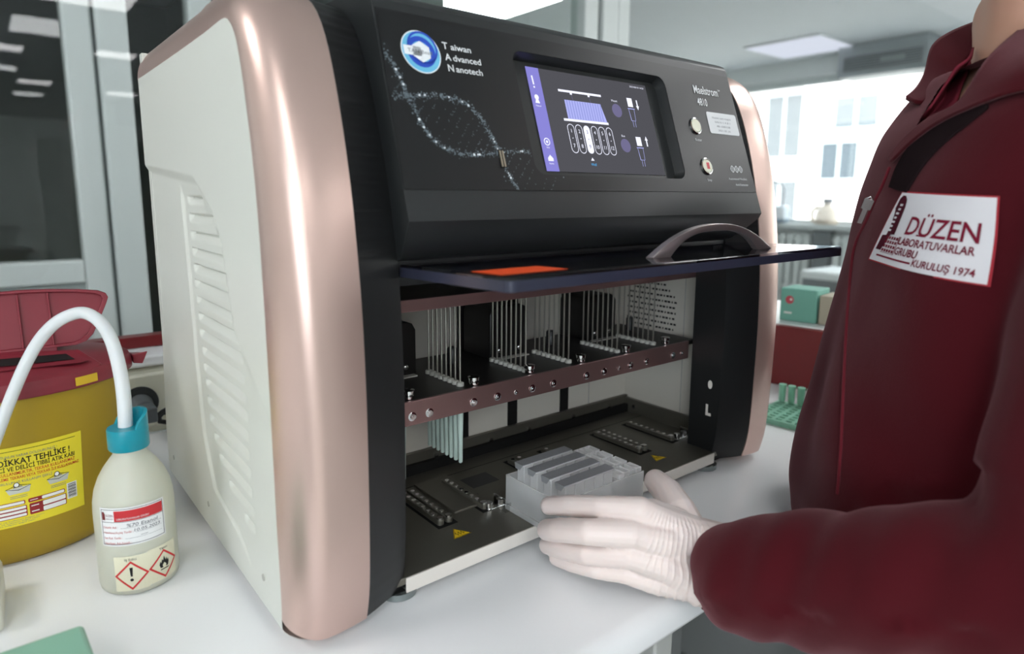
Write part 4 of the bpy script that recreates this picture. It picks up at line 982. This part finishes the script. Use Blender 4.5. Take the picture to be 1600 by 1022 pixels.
# yellow snap tabs on the lid rim
def rimp(ang, z, k): return (SC[0] + SRX * k * math.cos(ang), SC[1] + SRY * k * math.sin(ang), z)
va = math.atan2(CAM.y - SC[1], CAM.x - SC[0])
for da in (-.12, .60):
    m = MB(); m.grid(6, 2, lambda i, j: rimp(va + da + .2 * (i / 5 - .5), (.180, .189)[j], 1.020)); m.build('snap_tab', 'sharps_tab', lid)
hd_ = at(-6, 540, .93)
MB().obox(hd_, CR * .012, CU * .016, FW * .01).build('carry_handle', 'sharps_tab', sc_, bevel=.004)
# warning label
def on_bin(u, v, h):
    k = interp(v, [0, .014, .05, .11, .182], [.83, .852, .862, .895, .94]); a = va + u / .112; return (SC[0] + (SRX * k + h + .0004) * math.cos(a), SC[1] + (SRY * k + h + .0004) * math.sin(a), v)
P = Print(['label_yellow', 'ink_black', 'warn_red', 'label_maroon', 'paper_white', 'sketch', 'ink_grey'], .00015)
A0, A1, B0, B1 = -.115, .045, .0590, .1350
P.rect(A0, B0, A1, B1, 'label_yellow', 1, 30, 6); P.rect(A0 + .005, B1 - .0040, A1 - .0065, B1 - .0035, 'ink_black', 2, 24)
P.text('KUTUNUN YARAR DOLDURUNUZ !', A1 - .024, B1 - .0098, .0026, 'ink_grey', width=.050, al='r')
P.text('DİKKAT TEHLİKE !', A1 - .0125, B1 - .0168, .0058, 'ink_black', width=.060, al='r', off=.018)
P.text('KESİCİ VE DELİCİ TIBBİ ATIK KABI', A1 - .008, B1 - .0222, .0042, 'ink_black', width=.074, al='r', off=.012)
P.text('TEK KULLANIMLIKTIR, TEKRAR KULLANILMAZ', A1 - .008, B1 - .0264, .0031, 'warn_red', width=.072, al='r', off=.008); P.text('TEMİZLEME TEKRARI VEYA TEKRAR İLE KULLANILMAZ', A1 - .004, B1 - .0305, .0029, 'warn_red', width=.078, al='r', off=.008)
P.text('KURULUM VE KULLANIM ŞEKLİ', A1 - .030, B1 - .0346, .0024, 'ink_grey', width=.046, al='r')
def tub(cu, cv, s_):
    P.poly([(cu - .0105 * s_, cv), (cu + .0110 * s_, cv + .001), (cu + .0092 * s_, cv - .0055 * s_), (cu - .0080 * s_, cv - .0055 * s_)], 'sketch', 2)
    P.line([(cu - .0105 * s_, cv), (cu + .0005, cv - .0020), (cu + .0110 * s_, cv + .001), (cu, cv + .0035 * s_)], .0006, 'ink_black', 3, True); P.poly([(cu - .004, cv + .0005), (cu + .004, cv + .001), (cu + .003, cv + .002), (cu - .003, cv + .002)], 'ink_grey', 3)
    P.disc(cu - .001, cv + .0035 * s_, .0024 * s_, 'paper_white', 4, 12); P.ring(cu - .001, cv + .0035 * s_, .0020 * s_, .0026 * s_, 'ink_black', 5, 12)
    for k in range(2): P.rect(cu - .007, cv - .0078 - .0016 * k, cu + .007, cv - .0073 - .0016 * k, 'ink_grey', 2)
tub(-.044, B1 - .0400, .8); tub(-.014, B1 - .0395, .95); tub(.020, B1 - .0385, .95)
def form(u0, v0, u1, v1, rows):
    P.poly(P.rrect(u0, v0, u1, v1, .0012), 'label_maroon', 2); hh = (v1 - v0) / rows
    for k in range(rows): P.poly(P.rrect(u0 + .0115, v0 + hh * k + .0006, u1 - .0008, v0 + hh * (k + 1) - .0006, .0009), 'paper_white', 3); P.rect(u0 + .0015, v0 + hh * (k + .42), u0 + .008, v0 + hh * (k + .58), 'paper_white', 3)
form(-.0475, B1 - .0560, -.0095, B1 - .0522, 1); form(-.0475, B1 - .0680, -.0085, B1 - .0572, 3); form(-.0070, B1 - .0560, .0255, B1 - .0520, 1); form(-.0065, B1 - .0680, .0265, B1 - .0570, 2)
P.poly(P.rrect(-.070, B1 - .072, -.0495, B1 - .061, .001), 'label_maroon', 2)
P.rect(.0275, B1 - .064, .0375, B1 - .048, 'paper_white', 2)
for k in range(14): P.rect(.0285, B1 - .0628 + .001 * k, .0365, B1 - .0628 + .001 * k + (.0006 if k % 3 else .0003), 'ink_black', 3)
for k in range(3): P.text('Üretici firma ve kullanım bilgisi satırı', -.049, B1 - .0705 - .0017 * k, .0011, 'ink_grey', width=.054 - .004 * k)
P.build('warning_label', sc_, lambda u, v, h: on_bin(u * 1.04 + .018, B1 - .007 + (v - B1) * 1.12, h), .006)

# ------------------------------------------------------------------ boxes at the left edge
gbx = thing('pipette_tip_box', (-.17, .06, 0), 'pale green plastic tip box lid at the bottom left corner of the bench', 'box')
m = MB(); gp = [(-.1345, .072), (-.24, .072), (-.24, -.035), (-.1295, -.035)]
m.prism(gp, lambda a, b, h: (a, b, h), .022, .048); m.build('lid', 'mint_solid', gbx, bevel=.004, seg=3)
m = MB(); m.prism([(-.1315, .048), (-.243, .0475), (-.243, -.038), (-.1275, -.038)], lambda a, b, h: (a, b, h), .0005, .0265); m.build('base', 'mint_edge', gbx, bevel=.003)
tag(MB().prism([(-.1845, .181), (-.30, .176), (-.30, .262), (-.1815, .258)], lambda a, b, h: (a, b, h), .0004, .035).build('storage_tray', 'cream_plastic', bevel=.004), 'low cream plastic box at the left edge in front of the yellow bin', 'box')
# ------------------------------------------------------------------ the person
mat('fleece', (70, 16, 23), .95, sheen=.28, bump=(1400, .35, .0012), spec=.1, vary=.08); mat('fleece_edge', (100, 30, 40), .9, sheen=.35, bump=(1400, .3, .001), spec=.1)
mat('dark_inner', (30, 20, 22), .95, spec=.1); mat('shirt', (118, 40, 54), .9, bump=(900, .2, .0006), spec=.15)
mat('skin', (196, 150, 128), .5, sss=.25, bump=(300, .05, .0003)); mat('hair', (44, 32, 26), .5, bump=(60, .5, .004, (1, 1, .1))); mat('trousers', (20, 20, 22), .85); mat('shoe', (235, 235, 235), .5)
mat('eye_white', (235, 232, 228), .3); mat('eye_dark', (40, 28, 22), .2); mat('lip', (170, 96, 92), .45)
mat('badge_cloth', (224, 222, 226), .85, bump=(900, .3, .0006), spec=.1); mat('thread', (122, 32, 52), .85, spec=.1); mat('thread_dark', (78, 30, 42), .85, spec=.1); mat('badge_edge', (168, 44, 56), .9)
mat('zip_metal', (200, 196, 196), .25, metal=.9)
# glove: thin pale latex with fine creases
mat('latex', (228, 213, 208), .38, sss=.15)
def crease(m):
    nt = m.node_tree; b = nt.nodes['Principled BSDF']; g = nt.nodes.new('ShaderNodeTexCoord'); n = nt.nodes.new('ShaderNodeTexNoise'); n.inputs['Scale'].default_value = 220
    nt.links.new(g.outputs['Object'], n.inputs['Vector']); bp = nt.nodes.new('ShaderNodeBump'); bp.inputs['Strength'].default_value = .12; bp.inputs['Distance'].default_value = .0005
    nt.links.new(n.outputs['Fac'], bp.inputs['Height']); nt.links.new(bp.outputs[0], b.inputs['Normal'])
crease(MATS['latex'])

# body frame: facing direction f, her right r
f = (-_R * .968 + _F * .25).normalized(); r = Vector((f.y, -f.x, 0))
def fl_(lat, dep): return Vector((CAM.x, CAM.y, 0)) + _R * lat + _F * dep
# torso rings: z, lateral, depth, half width, front, back
RG = [(-.10, .462, .600, .146, .120, .115), (.002, .464, .604, .150, .124, .115), (.022, .461, .622, .172, .148, .118), (.07, .460, .626, .176, .150, .12), (.14, .466, .630, .182, .146, .12), (.20, .472, .634, .184, .138, .12), (.27, .478, .636, .186, .128, .12), (.33, .483, .638, .188, .125, .12),
      (.37, .487, .640, .190, .123, .117), (.39, .488, .640, .190, .120, .115), (.44, .491, .642, .186, .106, .105), (.48, .496, .642, .168, .082, .092), (.51, .500, .642, .125, .066, .08), (.53, .504, .642, .080, .060, .07)]
def ring(z, ins=0):
    q = [interp(z, [a[0] for a in RG], [a[k] for a in RG]) for k in range(6)]
    return fl_(q[1] - .010, q[2]), q[3] - ins, q[4] - ins, q[5] - ins
def torso_pt(z, a, ins=0):
    """a: 0 = her right side, 90 = front"""
    c, hw, fr, bk = ring(z, ins); ca, sa = math.cos(a), math.sin(a); e = .85
    ca2 = abs(ca) ** e * (1 if ca > 0 else -1); sa2 = abs(sa) ** e * (1 if sa > 0 else -1)
    p = c + r * (hw * ca2) + f * ((fr if sa > 0 else bk) * sa2); p.z = z
    return p
def torso_mesh(ins, z0, z1, nz=40, na=56):
    m = MB(); m.grid(na, nz, lambda i, j: torso_pt(lerp(z0, z1, j / (nz - 1)), 2 * math.pi * i / na, ins), closed=True)
    for z in (z0, z1): m.add([torso_pt(z, 2 * math.pi * i / na, ins) for i in range(na)], [tuple(range(na))])
    return m
def limb(m, pts, n=18):
    for (a, ra), (b, rb) in zip(pts[:-1], pts[1:]): m.capsule(a, b, ra, rb, n)
# joints of her left arm (towards the viewer)
LSH = fl_(.470, .475); LSH.z = .455
LEL = at(1652, 925, .435)
LWR = at(1085, 884, .612)
CUF = at(1112, 903, .600)
MID = LEL.lerp(CUF, .5) + Vector((0, 0, .004))
RSH = fl_(.525, .80); RSH.z = .45
REL = fl_(.545, .86); REL.z = .15
RWR = fl_(.40, .80); RWR.z = .055
neck0 = fl_(.502, .640); neck0.z = .47
neck1 = fl_(.492, .645); neck1.z = .66
head = fl_(.475, .650); head.z = .765

# --- bare body, one continuous surface
m = torso_mesh(.02, -.10, .525, 30, 40)
limb(m, [(neck0, .062), (neck0.lerp(neck1, .5), .053), (neck1, .052)])
hc = head
hup = Vector((0, 0, 1)); hf = (f + Vector((0, 0, -.35))).normalized(); hu = (hup - hf * hup.dot(hf)).normalized(); hr_ = r
def HP(a, b_, c): return hc + hr_ * a + hf * b_ + hu * c
m.sphere(HP(0, -.012, .03), .088, 24, sc=(.86, 1.0, 1.02)); limb(m, [(HP(0, .03, -.03), .058), (HP(0, .052, -.085), .026)], 16); limb(m, [(HP(-.04, .0, -.04), .03), (HP(0, .05, -.085), .024)], 12); limb(m, [(HP(.04, .0, -.04), .03), (HP(0, .05, -.085), .024)], 12)
limb(m, [(HP(0, .076, .012), .010), (HP(0, .099, -.022), .0135)], 12)                                  # nose
for s_ in (-1, 1):
    limb(m, [(HP(.012 * s_, .088, -.027), .0085), (HP(.006 * s_, .09, -.024), .009)], 10)
    limb(m, [(HP(.050 * s_, .058, .022), .012), (HP(.016 * s_, .077, .024), .011)], 10)               # brow
    limb(m, [(HP(.042 * s_, .055, -.018), .022), (HP(.03 * s_, .062, -.022), .02)], 10)                # cheek
    m.obox(HP(.081 * s_, -.008, -.002), hr_ * .006, hf * .014, hu * .03)                                # ear
limb(m, [(HP(-.022, .076, -.052), .009), (HP(0, .083, -.050), .0105), (HP(.022, .076, -.052), .009)], 10)
limb(m, [(LSH, .05), (LEL, .036), (CUF, .024), (LWR, .016)]); limb(m, [(neck0 + Vector((0, 0, -.01)), .06), (LSH, .05)])
limb(m, [(RSH, .05), (REL, .036), (RWR, .028)]); limb(m, [(neck0 + Vector((0, 0, -.01)), .06), (RSH, .05)])
limb(m, [(at(1594, 30, .634), .040), (at(1577, 100, .626), .030), (at(1541, 158, .624), .022)], 14)
hip = fl_(.47, .632); hip.z = -.12
for s_ in (-1, 1):
    a = hip + r * (.09 * s_); k_ = a + Vector((0, 0, -.32)) + f * .01; an = a + Vector((0, 0, -.575)); an.z = ZF + .09; toe = an + f * .13; toe.z = ZF + .035
    limb(m, [(a, .09), (k_, .058), (an, .04)]); limb(m, [(an + f * -.02 + Vector((0, 0, -.055)), .03), (toe, .026)])
body = mesh_part('person', voxel(m, .0055, 5), 'skin', None)
tag(body, 'standing person in a dark red fleece jacket reaching into the machine with a gloved hand', 'person')

# eyes and hair (out of the picture, above its top edge)
for s_ in (-1, 1):
    e = MB(); e.sphere(HP(.031 * s_, .066, .003), .0115, 14); e = e.build('eye', 'eye_white', body)
    MB().sphere(HP(.031 * s_, .0735, .003), .0052, 10).build('iris', 'eye_dark', e)
m = MB(); m.sphere(HP(0, -.022, .040), .098, 24, sc=(.9, 1.0, 1.0)); limb(m, [(HP(0, -.09, .0), .06), (HP(0, -.12, -.07), .04)], 14)
for s_ in (-1, 1): limb(m, [(HP(.055 * s_, .02, .085), .03), (HP(.078 * s_, -.03, .02), .026)], 12)
hb = voxel(m, .006, 4)
mesh_part('hair', hb, 'hair', body)
# trousers and shoes
m = torso_mesh(.006, -.15, -.03, 8, 40); m.lathe([(.115, -.22), (.12, -.16), (.115, -.12)], (hip.x, hip.y, 0), 30)
for s_ in (-1, 1):
    a = hip + r * (.09 * s_); k_ = a + Vector((0, 0, -.32)) + f * .01; an = a + Vector((0, 0, -.575)); an.z = ZF + .1
    limb(m, [(a, .105), (k_, .075), (an, .062)])
mesh_part('trousers', voxel(m, .007, 6), 'trousers', body)
for s_ in (-1, 1):
    a = hip + r * (.09 * s_); an = Vector((a.x, a.y, ZF + .038)); m = MB(); limb(m, [(an - f * .05, .034), (an + f * .05, .036), (an + f * .16, .028)])
    mesh = voxel(m, .006, 4); mesh_part('shoe', mesh, 'shoe', body)

# --- jacket: torso and sleeves in one cloth, with folds
m = torso_mesh(0, -.045, .50, 40, 60)
limb(m, [(LSH + Vector((0, 0, -.01)), .070), (LSH.lerp(LEL, .5), .064), (LEL, .058)], 22)
limb(m, [(LEL, .060), (MID, .056), (at(1215, 903, .560), .0525), (at(1165, 903, .578), .0495)], 22)
limb(m, [(RSH, .066), (REL, .06), (RWR + (REL - RWR) * .2, .05)], 18); limb(m, [(neck0 + Vector((0, 0, -.005)) - f * .02, .075), (LSH + Vector((0, 0, 0)), .068)], 18); limb(m, [(neck0 + Vector((0, 0, -.005)) - f * .02, .075), (RSH, .064)], 18)
jm = voxel(m, .005, 9)
# folds
def fold(p):
    d = 0
    n1 = noise.noise(p * 9); n2 = noise.noise(p * 16 + Vector((3, 1, 7)))
    d += .0045 * n1 + .0022 * n2
    ax_ = (LEL - CUF); t = (p - CUF).dot(ax_) / ax_.length_squared; dist = (p - CUF - ax_ * t).length
    if -.1 < t < 1.15 and dist < .085:                       # sleeve folds across the arm, slanted
        w_ = (p - CUF - ax_ * t); ph = t * 15 + 2.2 * math.atan2(w_.dot(Vector((0, 0, 1))), w_.dot(CU.cross(ax_.normalized()))) + 2.5 * noise.noise(p * 7)
        d += .0030 * math.sin(ph) * sstep(.05, .4, t) * (1 - .3 * sstep(.7, 1, t)) + .0012 * math.sin(ph * 2.1 + 1)
    else:
        q = p - fl_(.47, .64); a = math.atan2(q.dot(f), q.dot(r)); ph = a * 9 + p.z * 9 + 3.0 * noise.noise(p * 5)
        d += .0035 * math.sin(ph) * sstep(.40, .1, p.z)
    return d
jm.update()
nr = [v.normal.copy() for v in jm.vertices]
for v, nn in zip(jm.vertices, nr): v.co += nn * fold(v.co)
# the open neck: the cloth is cut away between the two collar flaps
VP_ = [(1545, -60), (1534, 50), (1502, 98), (1466, 140), (1442, 180), (1424, 215), (1408, 262), (1470, 200), (1504, 176), (1548, 124), (1604, 42), (1660, -60)]
def px_of(p):
    d_ = FW.dot(p - CAM); return 800 + FPX * (p - CAM).dot(CR) / d_, PCY - FPX * (p - CAM).dot(CU) / d_
def inside(q, poly):
    c_ = False; n_ = len(poly)
    for i in range(n_):
        (x0, y0), (x1, y1) = poly[i], poly[(i + 1) % n_]
        if (y0 > q[1]) != (y1 > q[1]) and q[0] < (x1 - x0) * (q[1] - y0) / (y1 - y0) + x0: c_ = not c_
    return c_
import bmesh
bm = bmesh.new(); bm.from_mesh(jm); bm.normal_update()
kill = [f_ for f_ in bm.faces if f_.normal.dot(CAM - f_.calc_center_median()) > 0 and inside(px_of(f_.calc_center_median()), VP_)]
jb = JB = BVHTree.FromBMesh(bm)
bmesh.ops.delete(bm, geom=kill, context='FACES'); bm.to_mesh(jm); bm.free()
jk = mesh_part('jacket', jm, 'fleece', body)
bb = bvh_of(body.data)
def on_jacket(px, py, lift=.0, jb=None):
    """the jacket surface behind a pixel of the photograph, lifted along its normal"""
    d = (at(px, py, 1) - CAM).normalized(); h = (jb or JB).ray_cast(CAM, d)
    if h[0] is None: return None
    n_ = h[1] if h[1].dot(d) < 0 else -h[1]
    if abs(n_.dot(d)) < .12: return None
    return h[0] + n_ * lift
# cuff hem
m = MB(); m.tube([at(1100, 834, .612), at(1093, 862, .602), at(1091, 900, .598), at(1095, 935, .600), at(1100, 950, .604)], [.003, .0035, .0035, .0035, .0025], 10)
m.build('cuff_hem', 'fleece', jk, smooth=60)
# zip along the front edge with its pull
m = MB(); zp = [on_jacket(x, y, .0012) for x, y in ((1392, 262), (1380, 292), (1368, 316), (1354, 348), (1342, 372), (1334, 400), (1329, 450), (1325, 500), (1322, 555), (1319, 620), (1316, 690), (1313, 735), (1310, 772))]
zp = [p for p in zp if p is not None]
if len(zp) > 3: m.tube(spline(zp, 4), .0016, 8); m.build('zip', 'fleece_edge', jk, smooth=60)
a, b_ = on_jacket(1368, 316, .006), on_jacket(1352, 352, .006)
if a is not None and b_ is not None:
    m = MB(); ax_ = (b_ - a).normalized(); vv = (CAM - a).normalized(); sd = ax_.cross(vv).normalized()
    m.obox(a + ax_ * .004, ax_ * .006, sd * .0045, vv * .002); m.obox(a.lerp(b_, .65), ax_ * .0085, sd * .0024, vv * .001); m.tube([a - ax_ * .002 + sd * .003, a - ax_ * .005, a - ax_ * .002 - sd * .003], .001, 8)
    m.build('zip_pull', 'zip_metal', jk, bevel=.0008)
# embroidered badge on the left breast
cor = [(1362, 404), (1547, 445), (1563, 309), (1414, 301)]          # bl br tr tl in the photograph
base = [on_jacket(*c) for c in cor]
if all(p is not None for p in base):
    c0 = sum(base, Vector()) / 4; bn = (base[1] - base[0]).cross(base[3] - base[0]).normalized()
    if bn.dot(CAM - c0) < 0: bn = -bn
    def on_badge(u, v, h):
        p = base[0].lerp(base[1], u).lerp(base[3].lerp(base[2], u), v)
        q = jb.ray_cast(p + bn * .05, -bn)
        if q[0] is not None: p = p.lerp(q[0], .85) if (q[0] - p).length < .03 else p
        return p + bn * (h + .0022)
    P = Print(['badge_edge', 'badge_cloth', 'thread', 'thread_dark'], .0004)
    P.rect(-.014, -.02, 1.014, 1.02, 'badge_edge', 0, 24, 12); P.rect(.0, .0, 1, 1, 'badge_cloth', 1, 24, 12)
    # tower emblem
    tw = [(.030, .17), (.030, .92), (.055, .965), (.10, .96), (.145, .91), (.172, .81), (.188, .62), (.20, .42), (.15, .42), (.13, .30), (.10, .17)]
    P.poly(tw, 'thread_dark', 2)
    for k in range(7): P.rect(.088 + .004 * (k % 2), .46 + .060 * k, .132 - .004 * (k % 2), .488 + .060 * k, 'badge_cloth', 3)
    for k in range(4):
        for q in range(5): P.rect(.115 + .034 * q, .165 + .062 * k, .139 + .034 * q, .205 + .062 * k, 'thread', 2)
    P.line([(.105, .15), (.285, .15), (.285, .41)], .008, 'thread', 2)
    P.text('DÜZEN', .325, .46, .25, 'thread', width=.60, off=.012)
    for x_, w_ in ((.322, .05), (.455, .05), (.50, .045), (.575, .0), (.70, .0)): P.rect(x_, .455, x_ + w_, .475, 'thread', 3)
    P.text('LABORATUVARLAR', .300, .31, .105, 'thread', width=.615, off=.015); P.text('GRUBU', .300, .17, .105, 'thread', width=.235, off=.015); P.text('KURULUŞ 1974', .52, .065, .095, 'thread', width=.42, off=.015); P.rect(.075, .080, .50, .105, 'thread', 2, 8)
    P.build('badge', jk, on_badge)
# collar: right flap, left flap, near-black inner sheets and shirt
def laid(name, rows, m_, th, parent, tree=None):
    """like sheet(), but each (px,py,lift) lies on the jacket"""
    R_ = [[on_jacket(*p, jb=tree) or at(p[0], p[1], .6) for p in row] for row in rows]; R_ = [spline(q, 5) for q in R_]; nc = len(R_[0])
    cols = [spline([R_[k][i] for k in range(len(R_))], 4) for i in range(nc)]
    g = MB(); g.grid(nc, len(cols[0]), lambda i, j: cols[i][j]); o = g.build(name, m_, parent, smooth=70)
    s_ = o.modifiers.new('thick', 'SOLIDIFY'); s_.thickness = th; s_.offset = 0; return o
def sheet(name, rows, m_, th, parent, sub=2):
    """rows of (px,py,d): a cloth sheet with thickness th"""
    R_ = [[at(*p) for p in row] for row in rows]; R_ = [spline(q, 5) for q in R_]; nc = len(R_[0])
    cols = [spline([R_[k][i] for k in range(len(R_))], 4) for i in range(nc)]; nr_ = len(cols[0])
    g = MB(); g.grid(nc, nr_, lambda i, j: cols[i][j]); o = g.build(name, m_, parent, smooth=70)
    s_ = o.modifiers.new('thick', 'SOLIDIFY'); s_.thickness = th; s_.offset = 0; return o
sheet('collar', [[(1528, 34, .69), (1484, 52, .705), (1457, 73, .705), (1446, 113, .695), (1432, 138, .68), (1415, 153, .665)],
                 [(1531, 50, .672), (1500, 72, .682), (1475, 92, .682), (1462, 122, .675), (1447, 144, .662), (1428, 160, .650)],
                 [(1533, 72, .66), (1514, 92, .662), (1498, 112, .660), (1478, 130, .655), (1460, 146, .65), (1440, 162, .645)]], 'fleece', .004, jk)
sheet('dark_inner', [[(1538, 40, .685), (1534, 92, .655), (1524, 125, .64)], [(1530, 62, .668), (1508, 110, .652), (1498, 140, .640)], [(1522, 84, .668), (1484, 130, .655), (1474, 160, .645)]], 'dark_inner', .003, jk)
laid('shirt', [[(1526, 74, .003), (1519, 108, .003), (1506, 140, .003), (1494, 180, .003), (1468, 236, .003)], [(1515, 90, .005), (1498, 125, .005), (1480, 160, .005), (1462, 200, .005), (1440, 240, .005)], [(1495, 104, .004), (1472, 140, .004), (1450, 172, .004), (1430, 208, .004), (1410, 246, .004)]], 'shirt', .002, body, bb)
laid('collar', [[(1650, -20, .010), (1608, 34, .010), (1557, 98, .008), (1510, 164, .006), (1464, 189, .006), (1424, 219, .006), (1396, 250, .005)],
                 [(1685, 60, .009), (1638, 92, .009), (1570, 134, .008), (1514, 170, .0058), (1466, 193, .006), (1427, 222, .0055), (1398, 252, .005)],
                 [(1720, 130, .006), (1660, 142, .006), (1590, 152, .006), (1530, 172, .006), (1472, 198, .0055), (1431, 227, .005), (1400, 256, .0045)]], 'fleece', .0035, jk)
laid('dark_inner', [[(1548, 166, .003), (1506, 178, .003), (1464, 198, .003), (1428, 228, .003), (1406, 262, .003), (1394, 294, .003)], [(1548, 169, .003), (1508, 190, .003), (1472, 216, .003), (1444, 240, .003), (1424, 268, .003), (1406, 298, .003)], [(1546, 172, .002), (1512, 198, .002), (1480, 224, .002), (1456, 248, .002), (1438, 272, .002), (1420, 302, .002)]], 'dark_inner', .0015, jk)

# --- gloved left hand
K1, K2, K3, K4 = at(1000, 797, .604), at(988, 834, .596), at(984, 868, .598), at(978, 893, .610)
WU, WL = at(1088, 842, .622), at(1082, 908, .612)
m = MB()
limb(m, [(WU, .0205), (at(1040, 820, .610), .0165), (K1, .0125)], 16); limb(m, [(WU, .020), (at(1035, 845, .602), .017), (K2, .0128)], 16)
limb(m, [(WL, .0195), (at(1035, 880, .602), .0165), (K3, .0122)], 16); limb(m, [(WL, .019), (at(1028, 905, .608), .0145), (K4, .0112)], 16)
limb(m, [(WU, .0205), (WL, .0195)], 16); limb(m, [(at(1100, 846, .617), .021), (at(1096, 912, .606), .0205)], 16)
limb(m, [(WU, .0205), (at(1135, 858, .600), .022)], 16); limb(m, [(WL, .0195), (at(1130, 916, .590), .0215)], 16)
limb(m, [(at(1050, 835, .610), .019), (at(1045, 890, .608), .017)], 16); limb(m, [(at(1015, 815, .606), .014), (at(1005, 892, .608), .0125)], 16)
limb(m, [(K1, .0126), (at(940, 793, .618), .0110), (at(890, 790, .640), .0103), (at(859, 790, .658), .0095)], 16)          # index
limb(m, [(K2, .0132), (at(920, 831, .602), .0122), (at(874, 828, .630), .0114), (at(855, 828, .648), .0104)], 16)         # middle
limb(m, [(K3, .0122), (at(918, 865, .616), .0107), (at(876, 856, .644), .0098), (at(856, 852, .662), .0090)], 16)         # ring
limb(m, [(K4, .0112), (at(930, 888, .620), .0096), (at(892, 879, .642), .0088), (at(870, 872, .656), .0080)], 16)         # little
limb(m, [(at(1074, 838, .626), .0215), (at(1060, 802, .642), .0185), (at(1043, 770, .668), .0150), (at(1025, 752, .690), .0125)], 16)  # thumb
limb(m, [(at(1062, 822, .625), .0165), (at(1020, 800, .612), .0125)], 14)
gm = voxel(m, .0011, 3, .5)
# creases fanning from the wrist, and rings at the finger joints
gm.update(); nr = [v.normal.copy() for v in gm.vertices]
O_ = at(1066, 715, .61); xw = CR; yw = CU
for v, nn in zip(gm.vertices, nr):
    p = v.co - O_; d_ = FW.dot(v.co - CAM); sx_ = 800 + FPX * (v.co - CAM).dot(CR) / d_; sy_ = PCY - FPX * (v.co - CAM).dot(CU) / d_
    ang_ = math.atan2(p.dot(yw), p.dot(xw)); wob = .035 * noise.noise(v.co * 50)
    e = sstep(0, 28, sy_ - 778 - .3 * (sx_ - 1000)) * sstep(985, 1030, sx_) * (1 - .35 * sstep(1040, 1000, sx_)) * (.45 + .55 * sstep(-.3, .4, noise.noise(v.co * 26)))
    s_ = math.sin((ang_ + wob) * 95); v.co += nn * (.00105 * e * (max(0, s_) ** 2 - .25))
    e2 = sstep(1000, 980, sx_); v.co += nn * (.00035 * e2 * noise.noise(Vector((sx_ * .07, sy_ * .02, 3))))
mesh_part('glove', gm, 'latex', body, smooth=70)
